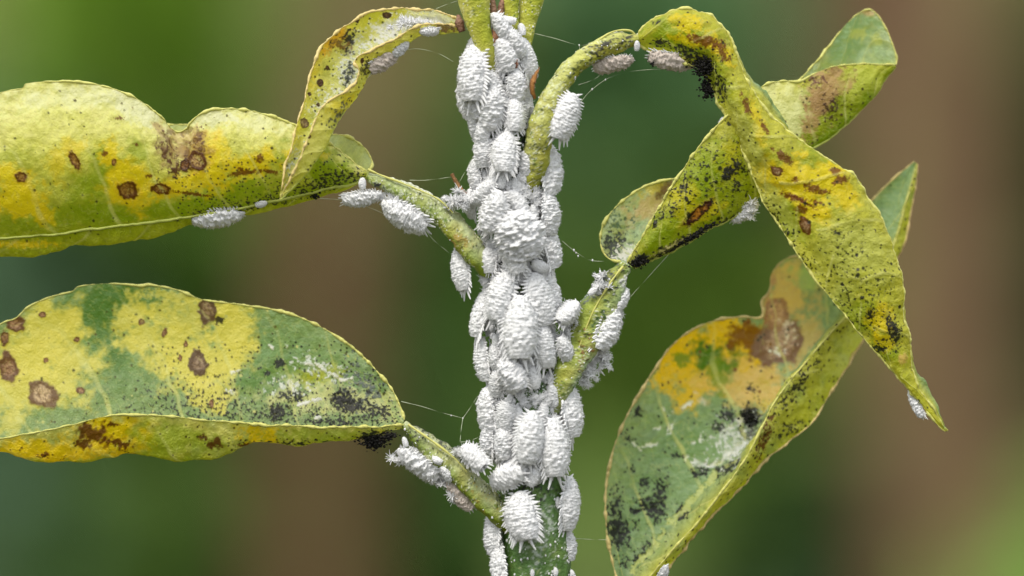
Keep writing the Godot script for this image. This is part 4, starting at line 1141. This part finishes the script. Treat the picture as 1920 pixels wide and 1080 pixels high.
# Loose wax on the stem: flocks of small curled lumps between the insects, and fine grains over the bare parts.
func loose_wax() -> void:
	var lump := bug_body(901, 0.9, 0.42, 0.0, 0.42, 260)
	var tufts := []
	var spots := []
	var y := 42.0
	while y < 900.0:
		var ax := along_table(STEM_Y, STEM_X, y)
		var r := along_table(STEM_Y, STEM_R, y)
		for k in 12:
			var ang := rng.randf_range(-1.75, 1.75)
			var bare := broad.get_noise_3d(ang * 40.0, y * 0.8, 50)
			if bare > (-0.09 if y < 660 else -0.15):
				continue
			var n := Vector3(sin(ang), rng.randf_range(-0.3, 0.3), cos(ang)).normalized()
			var l := rng.randf_range(9, 22)
			var up := rng.randf_range(-3, 4)
			var b := Basis(Vector3.UP.cross(n).normalized(), n, Vector3.UP.cross(n).normalized().cross(n)).rotated(n, rng.randf() * TAU)
			spots.append(Transform3D(b.scaled_local(Vector3(l, l * rng.randf_range(0.5, 0.9), l) * S), at(ax + sin(ang) * (r + up), y + rng.randf_range(-5, 5), cos(ang) * (r + up))))
		y += 9.0
	# tufts hang about the stem's edges and the feet of the leaf stalks
	for d in [[1064, 610, 24, 14, 34, 24], [1096, 694, 10, 10, 26, 14], [1054, 650, 26, 10, 30, 16], [860, 376, 46, 26, 14, 26], [884, 852, 40, 24, 14, 20], [1126, 640, 4, 12, 60, 40], [1156, 578, 0, 10, 30, 20], [1106, 672, 8, 10, 28, 22], [1130, 530, 26, 14, 22, 10], [775, 860, 12, 34, 18, 30], [838, 892, 16, 30, 16, 30], [872, 922, 16, 16, 18, 18], [740, 375, 14, 30, 10, 14], [775, 45, 10, 50, 8, 20], [860, 930, 16, 20, 16, 14], [1402, 392, -16, 24, 14, 16]]:
		for k in d[5]:
			var l := rng.randf_range(9, 22)
			tufts.append(Transform3D(Basis(Vector3(rng.randfn(0, 1), rng.randfn(0, 1), rng.randfn(0, 1)).normalized(), rng.randf() * TAU).scaled(Vector3.ONE * l * S), at(d[0] + rng.randfn(0, 0.5) * d[3], d[1] + rng.randfn(0, 0.5) * d[4], d[2] + rng.randf_range(-12, 6))))
	for k in 900:
		var yy := rng.randf_range(44, 1000)
		var ang := rng.randf_range(-1.6, 1.6)
		if yy > 880 and absf(ang) < 1.2:
			continue
		var rr := along_table(STEM_Y, STEM_R, yy) + rng.randf_range(-2, 9)
		var l := rng.randf_range(7, 19)
		var n := Vector3(sin(ang), 0, cos(ang))
		tufts.append(Transform3D(Basis(n.cross(Vector3.UP).normalized(), n, n.cross(Vector3.UP).normalized().cross(n)).scaled(Vector3.ONE * l * S), at(along_table(STEM_Y, STEM_X, yy) + sin(ang) * rr, yy, cos(ang) * rr)))
	var tu := many("wax_tufts", wool_tuft(44), M.wax, tufts, [], self)
	tag(tu, "curled white wax tufts along the stem's edges and the feet of the leaf stalks", "wax")
	var o := many("wool_wax", lump, M.wax, spots, [], self)
	tag(o, "loose white woolly wax filling the gaps between the insects on the stem", "wax")
	spots = []
	for k in 5200:
		var yy := rng.randf_range(30, 1120)
		var ang := rng.randf_range(-1.7, 1.7)
		if yy > 870 and rng.randf() < 0.88:
			continue
		var ax := along_table(STEM_Y, STEM_X, yy)
		var r := along_table(STEM_Y, STEM_R, yy) + 1.0
		var e := rng.randf_range(0.7, 2.4) * (1.0 if rng.randf() < 0.9 else 2.0)
		spots.append(Transform3D(Basis(Vector3(0.3, 0.5, 0.8).normalized(), rng.randf() * TAU).scaled(Vector3(e, e * 1.4, e) * S), at(ax + sin(ang) * r, yy, cos(ang) * r)))
	spots += powder
	o = many("powder_wax", M.grain, M.wax, spots, [], self)
	tag(o, "fine white wax grains dusting the green stem and leaf stalks", "wax")


func threads() -> void:
	var t := [
		["fine silk thread from the small curled leaf to the stem's left edge", [756, 94, 10, 785, 92, 14, 820, 100, 18, 850, 116, 20]],
		["short silk thread between the small curled leaf and the broad cut stalk", [818, 16, 0, 836, 9, 10, 858, 2, 20]],
		["silk thread sagging from a thin cut stalk to the arching leaf's stalk", [1000, 62, 0, 1040, 72, 8, 1086, 85, 10, 1110, 80, 14, 1134, 72, 18]],
		["short silk thread hanging below the sagging one by the arching stalk", [1086, 85, 10, 1087, 94, 12, 1087, 102, 16]],
		["beaded silk thread from the climbing mealybug up to the arching leaf", [1078, 208, 50, 1102, 176, 36, 1135, 150, 24, 1165, 138, 14, 1200, 132, 8, 1245, 129, 2]],
		["short silk thread beside the climbing mealybug, under the arching stalk", [1084, 160, 40, 1100, 155, 34, 1116, 148, 26, 1126, 140, 22]],
		["silk thread slanting down the stem's left edge to the dry stub", [893, 284, 20, 880, 308, 24, 862, 341, 30]],
		["level silk thread from the upper left leaf stalk to the dry stub", [768, 338, 10, 800, 338, 16, 848, 332, 30]],
		["silk thread strung below the joint of the upper left leaf", [600, 372, 8, 645, 376, 8, 694, 390, 10, 722, 402, 14]],
		["silk thread from the spiny hanging mealybug down to the stem", [798, 432, 20, 815, 452, 20, 842, 474, 12]],
		["beaded silk thread from the stem to the rising leaf's joint", [1054, 452, 10, 1076, 470, 6, 1098, 484, 2, 1112, 489, 0, 1132, 490, 0]],
		["silk thread under the rising leaf running down to its stalk", [1253, 478, 4, 1215, 520, 2, 1182, 557, 4, 1176, 568, 6]],
		["silk thread from the lower left leaf's tip to a knot near the stem", [752, 753, 0, 790, 762, 6, 830, 774, 12, 868, 784, 16]],
		["silk thread rising from the knot to the stem's left edge", [868, 784, 16, 882, 764, 18, 896, 742, 20]],
		["silk thread hanging from the knot to the spiky mealybug", [868, 784, 16, 865, 804, 30, 863, 828, 50]],
		["short silk thread from the spiky mealybug to the stem", [864, 828, 50, 880, 826, 40, 896, 820, 30]],
		["silk thread below the lower left leaf stalk", [722, 856, 10, 752, 866, 12, 802, 898, 12, 850, 926, 14]],
		["short level silk thread from the lower stem towards the lower right leaf", [1080, 1010, 0, 1110, 1012, -6, 1140, 1013, -14]],
	]
	for d in t:
		var o := part(numbered("silk_thread"), wire(line(d[1], 40), 0.42, 0.32, 5, 1.2), M.silk, self)
		tag(o, d[0], "thread", "silk threads strung between the stem and leaves")
	# beads of wax caught on two of them
	var spots := []
	for q in [[1076, 469, 6, 2.6], [1080, 474, 5, 1.8], [1084, 480, 4, 2.2], [1111, 488, 0, 2.4], [1135, 150, 24, 2.0], [1110, 168, 32, 2.4], [1086, 85, 10, 2.0], [868, 784, 16, 1.8], [846, 779, 14, 1.6]]:
		spots.append(Transform3D(Basis().scaled(Vector3(q[3], q[3] * 1.5, q[3]) * 0.65 * S), at(q[0], q[1], q[2])))
	var b := many("wax_beads", M.grain, M.wax, spots, [], self)
	tag(b, "tiny wax beads caught on the silk threads", "wax")


# Things far behind, seen out of focus. Places in metres across and up, at a depth behind the shoot.
func leafy_shrub(label: String, cx: float, cy: float, cz: float, rx: float, ry: float, count: int, leaf: Color, other: Color) -> void:
	var o := thing("shrub", label, "shrub", "shrubs growing out of focus behind the shoot")
	var foot := Vector3(cx, cy, cz)
	o.position = foot
	for k in 3:
		var st := SurfaceTool.new()
		st.begin(Mesh.PRIMITIVE_TRIANGLES)
		var c := CylinderMesh.new()
		c.top_radius = 0.001
		c.bottom_radius = 0.0025
		c.height = ry * 1.8
		c.radial_segments = 8
		var twig := part("twig", c, M.bark, o)
		twig.position = Vector3(rng.randf_range(-0.3, 0.3) * rx, -ry * 0.3, -0.02)
		twig.rotation.z = rng.randf_range(-0.3, 0.3)
	var spots := []
	var tints := []
	for k in count:
		var d := Vector3(rng.randfn(0, 0.42), rng.randfn(0, 0.42), rng.randfn(0, 0.3))
		var b := Basis(Vector3(0, 1, 0), rng.randf() * TAU) * Basis(Vector3(1, 0, 0), rng.randf_range(-0.9, 0.9)) * Basis(Vector3(0, 0, 1), rng.randf() * TAU)
		var s := rng.randf_range(0.7, 1.3)
		spots.append(Transform3D(b.scaled(Vector3.ONE * s), Vector3(d.x * rx, d.y * ry, d.z * minf(rx, ry))))
		tints.append(leaf.lerp(other, rng.randf()))
	many("foliage", M.far_leaf_mesh, M.far_leaf, spots, tints, o)


func far_leaf_shape() -> ArrayMesh:
	var st := SurfaceTool.new()
	st.begin(Mesh.PRIMITIVE_TRIANGLES)
	st.set_smooth_group(0)
	for j in 7:
		var t := j / 6.0
		var w := 0.011 * pow(sin(PI * clampf(t * 0.94 + 0.03, 0, 1)), 0.8)
		for i in 3:
			st.add_vertex(Vector3((i - 1) * w, 0.2 * absf(i - 1.0) * w + 0.004 * sin(t * 3.0), (t - 0.5) * 0.042))
	for j in 6:
		for i in 2:
			var a := j * 3 + i
			for k in [a, a + 1, a + 3, a + 1, a + 4, a + 3]:
				st.add_index(k)
	st.generate_normals()
	return st.commit()


func far_trunk(label: String, flat: Array, r0: float, r1: float, a: Color, b: Color) -> void:
	var o := thing("sapling", label, "tree", "brown trunks out of focus behind the shoot")
	var s := stalk(flat, [r0, (r0 + r1) * 0.5, r1], Vector3(0, 0, 1), 1.0, 40, 120)
	s.lift(func(q, _u, _v): return 0.05 * r0 * broad.get_noise_3dv(q * 0.12) + 0.04 * r0 * fine.get_noise_3dv(q * 0.08))
	s.fill([a, b, a, b, a], 0.6, tone(120, 96, 70))
	part("trunk", s.mesh(S), M.stem, o)


func background() -> void:
	var bank := new_sheet(60, 40)
	for j in 41:
		for i in 61:
			var k := j * 61 + i
			var f := j / 40.0
			bank.p[k] = Vector3(960.0 + (i - 30) * 700.0, 15000.0 - f * 26000.0, -52000.0 - f * 9000.0 + 1200.0 * broad.get_noise_2d(i * 14.0, j * 14.0))
			bank.u[k] = i / 15.0
			bank.v[k] = f
	bank.fill([tone(92, 112, 42), tone(100, 98, 46), tone(88, 112, 38), tone(114, 94, 58), tone(100, 104, 46)], 0.6, tone(120, 104, 62))
	var hill := part("hill", bank.mesh(S), M.stem, self)
	hill.set_meta("kind", "structure")
	tag(hill, "dim overgrown bank far behind the shoot", "bank")
	# plan units at this depth cover about five times as much as at the shoot
	far_trunk("brown trunk behind the upper left leaf's stalk, left of the stem", [300, -9000, -39000, -100, -2000, -39200, -480, 540, -39000, -560, 4000, -39200, -800, 12000, -39300], 350, 390, tone(112, 80, 52), tone(98, 70, 46))
	far_trunk("brown trunk behind the tip of the hanging leaf", [4000, -13000, -40000, 4250, -2000, -40000, 4350, 3500, -39800, 4400, 14000, -40000], 430, 440, tone(124, 92, 66), tone(108, 80, 56))
	far_trunk("brown leaning trunk behind the arching leaf's twist", [4000, -13000, -42000, 3500, -1800, -42000, 2900, 1200, -42000, 2300, 3200, -42200], 640, 240, tone(116, 90, 66), tone(104, 80, 56))
	var g := tone(104, 134, 66)
	var shrubs := [
		["bright green shrub blurred above the upper left leaf", -0.115, 0.084, -1.55, 0.040, 0.036, 150, tone(152, 190, 70), tone(128, 160, 58)],
		["bluish green shrub blurred at the left edge of the picture", -0.165, -0.02, -1.6, 0.034, 0.10, 240, tone(112, 146, 110), tone(100, 132, 96)],
		["green shrub blurred between the two left-hand leaves", -0.105, -0.01, -1.65, 0.05, 0.05, 200, tone(96, 134, 42), tone(108, 142, 54)],
		["green shrub blurred below the lower left leaf", -0.11, -0.085, -1.6, 0.05, 0.04, 180, tone(92, 130, 56), tone(112, 140, 64)],
		["green shrub blurred beside the stem's left edge", -0.028, -0.005, -1.5, 0.024, 0.05, 160, tone(112, 156, 86), tone(108, 146, 68)],
		["green shrub blurred beside the lower stem's left edge", -0.03, -0.085, -1.5, 0.03, 0.036, 140, tone(86, 126, 56), tone(78, 108, 44)],
		["blue-green shrub blurred right of the stem's top", 0.034, 0.07, -1.5, 0.036, 0.05, 200, tone(110, 152, 104), tone(108, 146, 82)],
		["deep green shrub blurred right of the rising leaf's stalk", 0.052, -0.015, -1.5, 0.034, 0.05, 220, tone(100, 136, 46), tone(106, 132, 46)],
		["blue-green shrub blurred behind the broad lower leaf's foot", 0.088, -0.085, -1.5, 0.04, 0.036, 180, tone(78, 112, 74), tone(76, 104, 48)],
		["bright green shrub blurred at the bottom right corner", 0.176, -0.104, -1.4, 0.026, 0.024, 200, tone(176, 214, 112), tone(150, 192, 92)],
		["dark green shrub blurred along the right edge", 0.178, 0.03, -1.6, 0.018, 0.08, 160, tone(86, 100, 56), tone(78, 92, 46)],
		["olive shrub blurred behind the top middle of the picture", 0.07, 0.085, -1.7, 0.04, 0.03, 120, g, tone(88, 110, 46)],
	]
	for d in shrubs:
		leafy_shrub(d[0], d[1], d[2], d[3], d[4], d[5], d[6], d[7], d[8])


func materials() -> void:
	var grit := NoiseTexture2D.new()
	grit.width = 256
	grit.height = 256
	grit.seamless = true
	var gn := FastNoiseLite.new()
	gn.seed = 5
	gn.frequency = 0.06
	grit.noise = gn
	M.leaf = matt(Color.WHITE, 0.43, 0.45, true)
	M.leaf.backlight_enabled = true
	M.leaf.backlight = Color(1.0, 0.98, 0.66)
	M.stem = matt(Color.WHITE, 0.6, 0.45, true)
	for m in [M.leaf, M.stem]:
		m.heightmap_enabled = true
		m.heightmap_texture = grit
		m.heightmap_scale = 0.006
		m.uv1_triplanar = true
		m.uv1_scale = Vector3.ONE * 320.0
	M.edge = matt(Color8(196, 194, 104), 0.5)
	M.edge_warm = matt(Color8(210, 188, 120), 0.5)
	M.rib = matt(Color8(178, 186, 84), 0.5)
	M.wax = matt(Color8(230, 230, 231), 1.0, 0.15)
	M.dusky = matt(Color8(206, 194, 184), 1.0, 0.15)
	M.soot = matt(Color8(40, 39, 37), 0.95, 0.2)
	M.silk = matt(Color8(170, 178, 150), 0.7)
	M.bark = matt(Color8(110, 84, 60), 0.9)
	M.far_leaf = matt(Color.WHITE, 0.6, 0.4, true)
	M.far_leaf.backlight_enabled = true
	M.far_leaf.backlight = Color(0.6, 0.66, 0.36)
	M.far_leaf_mesh = far_leaf_shape()
	var ball := SphereMesh.new()
	ball.radius = 1.0
	ball.height = 2.0
	ball.radial_segments = 7
	ball.rings = 4
	M.grain = ball


func _ready() -> void:
	var cam := Camera3D.new()
	cam.name = "camera"
	cam.position = Vector3(0, 0, 0.45)
	cam.fov = 5.013
	cam.near = 0.02
	cam.far = 60.0
	var lens_ := CameraAttributesPhysical.new()
	lens_.frustum_focal_length = 200.0
	lens_.exposure_aperture = 12.5
	lens_.frustum_focus_distance = 0.4495
	lens_.frustum_near = 0.02
	lens_.frustum_far = 60.0
	cam.attributes = lens_
	cam.fov = 5.013
	add_child(cam)
	cam.current = true
	var env := Environment.new()
	var sky := ProceduralSkyMaterial.new()
	sky.sky_top_color = Color(0.85, 0.87, 0.895)
	sky.sky_horizon_color = Color(0.885, 0.89, 0.895)
	sky.ground_horizon_color = Color(0.36, 0.37, 0.28)
	sky.ground_bottom_color = Color(0.30, 0.30, 0.22)
	sky.sky_curve = 0.25
	env.background_mode = Environment.BG_SKY
	env.sky = Sky.new()
	env.sky.sky_material = sky
	env.tonemap_mode = Environment.TONE_MAPPER_LINEAR
	env.tonemap_exposure = 1.56
	env.background_energy_multiplier = 1.0
	env.sdfgi_enabled = true
	env.ssao_enabled = true
	env.ssil_enabled = true
	var we := WorldEnvironment.new()
	we.name = "world"
	we.environment = env
	add_child(we)
	var sun := DirectionalLight3D.new()
	sun.name = "sun"
	sun.light_energy = 0.62
	sun.light_angular_distance = 25.0
	sun.light_color = Color(1.0, 0.98, 0.94)
	sun.shadow_enabled = true
	sun.rotation_degrees = Vector3(-58, -28, 0)
	add_child(sun)

	rng.seed = 20240
	fine.seed = 3
	fine.frequency = 0.11
	fine.fractal_type = FastNoiseLite.FRACTAL_NONE
	broad.seed = 8
	broad.frequency = 0.014
	broad.fractal_octaves = 3
	cells.seed = 21
	cells.noise_type = FastNoiseLite.TYPE_CELLULAR
	cells.cellular_return_type = FastNoiseLite.RETURN_DISTANCE
	cells.cellular_jitter = 1.0
	cells.fractal_type = FastNoiseLite.FRACTAL_NONE
	cells.frequency = 1.0
	materials()
	background()
	make_plant()
	mealybugs()
	loose_wax()
	threads()
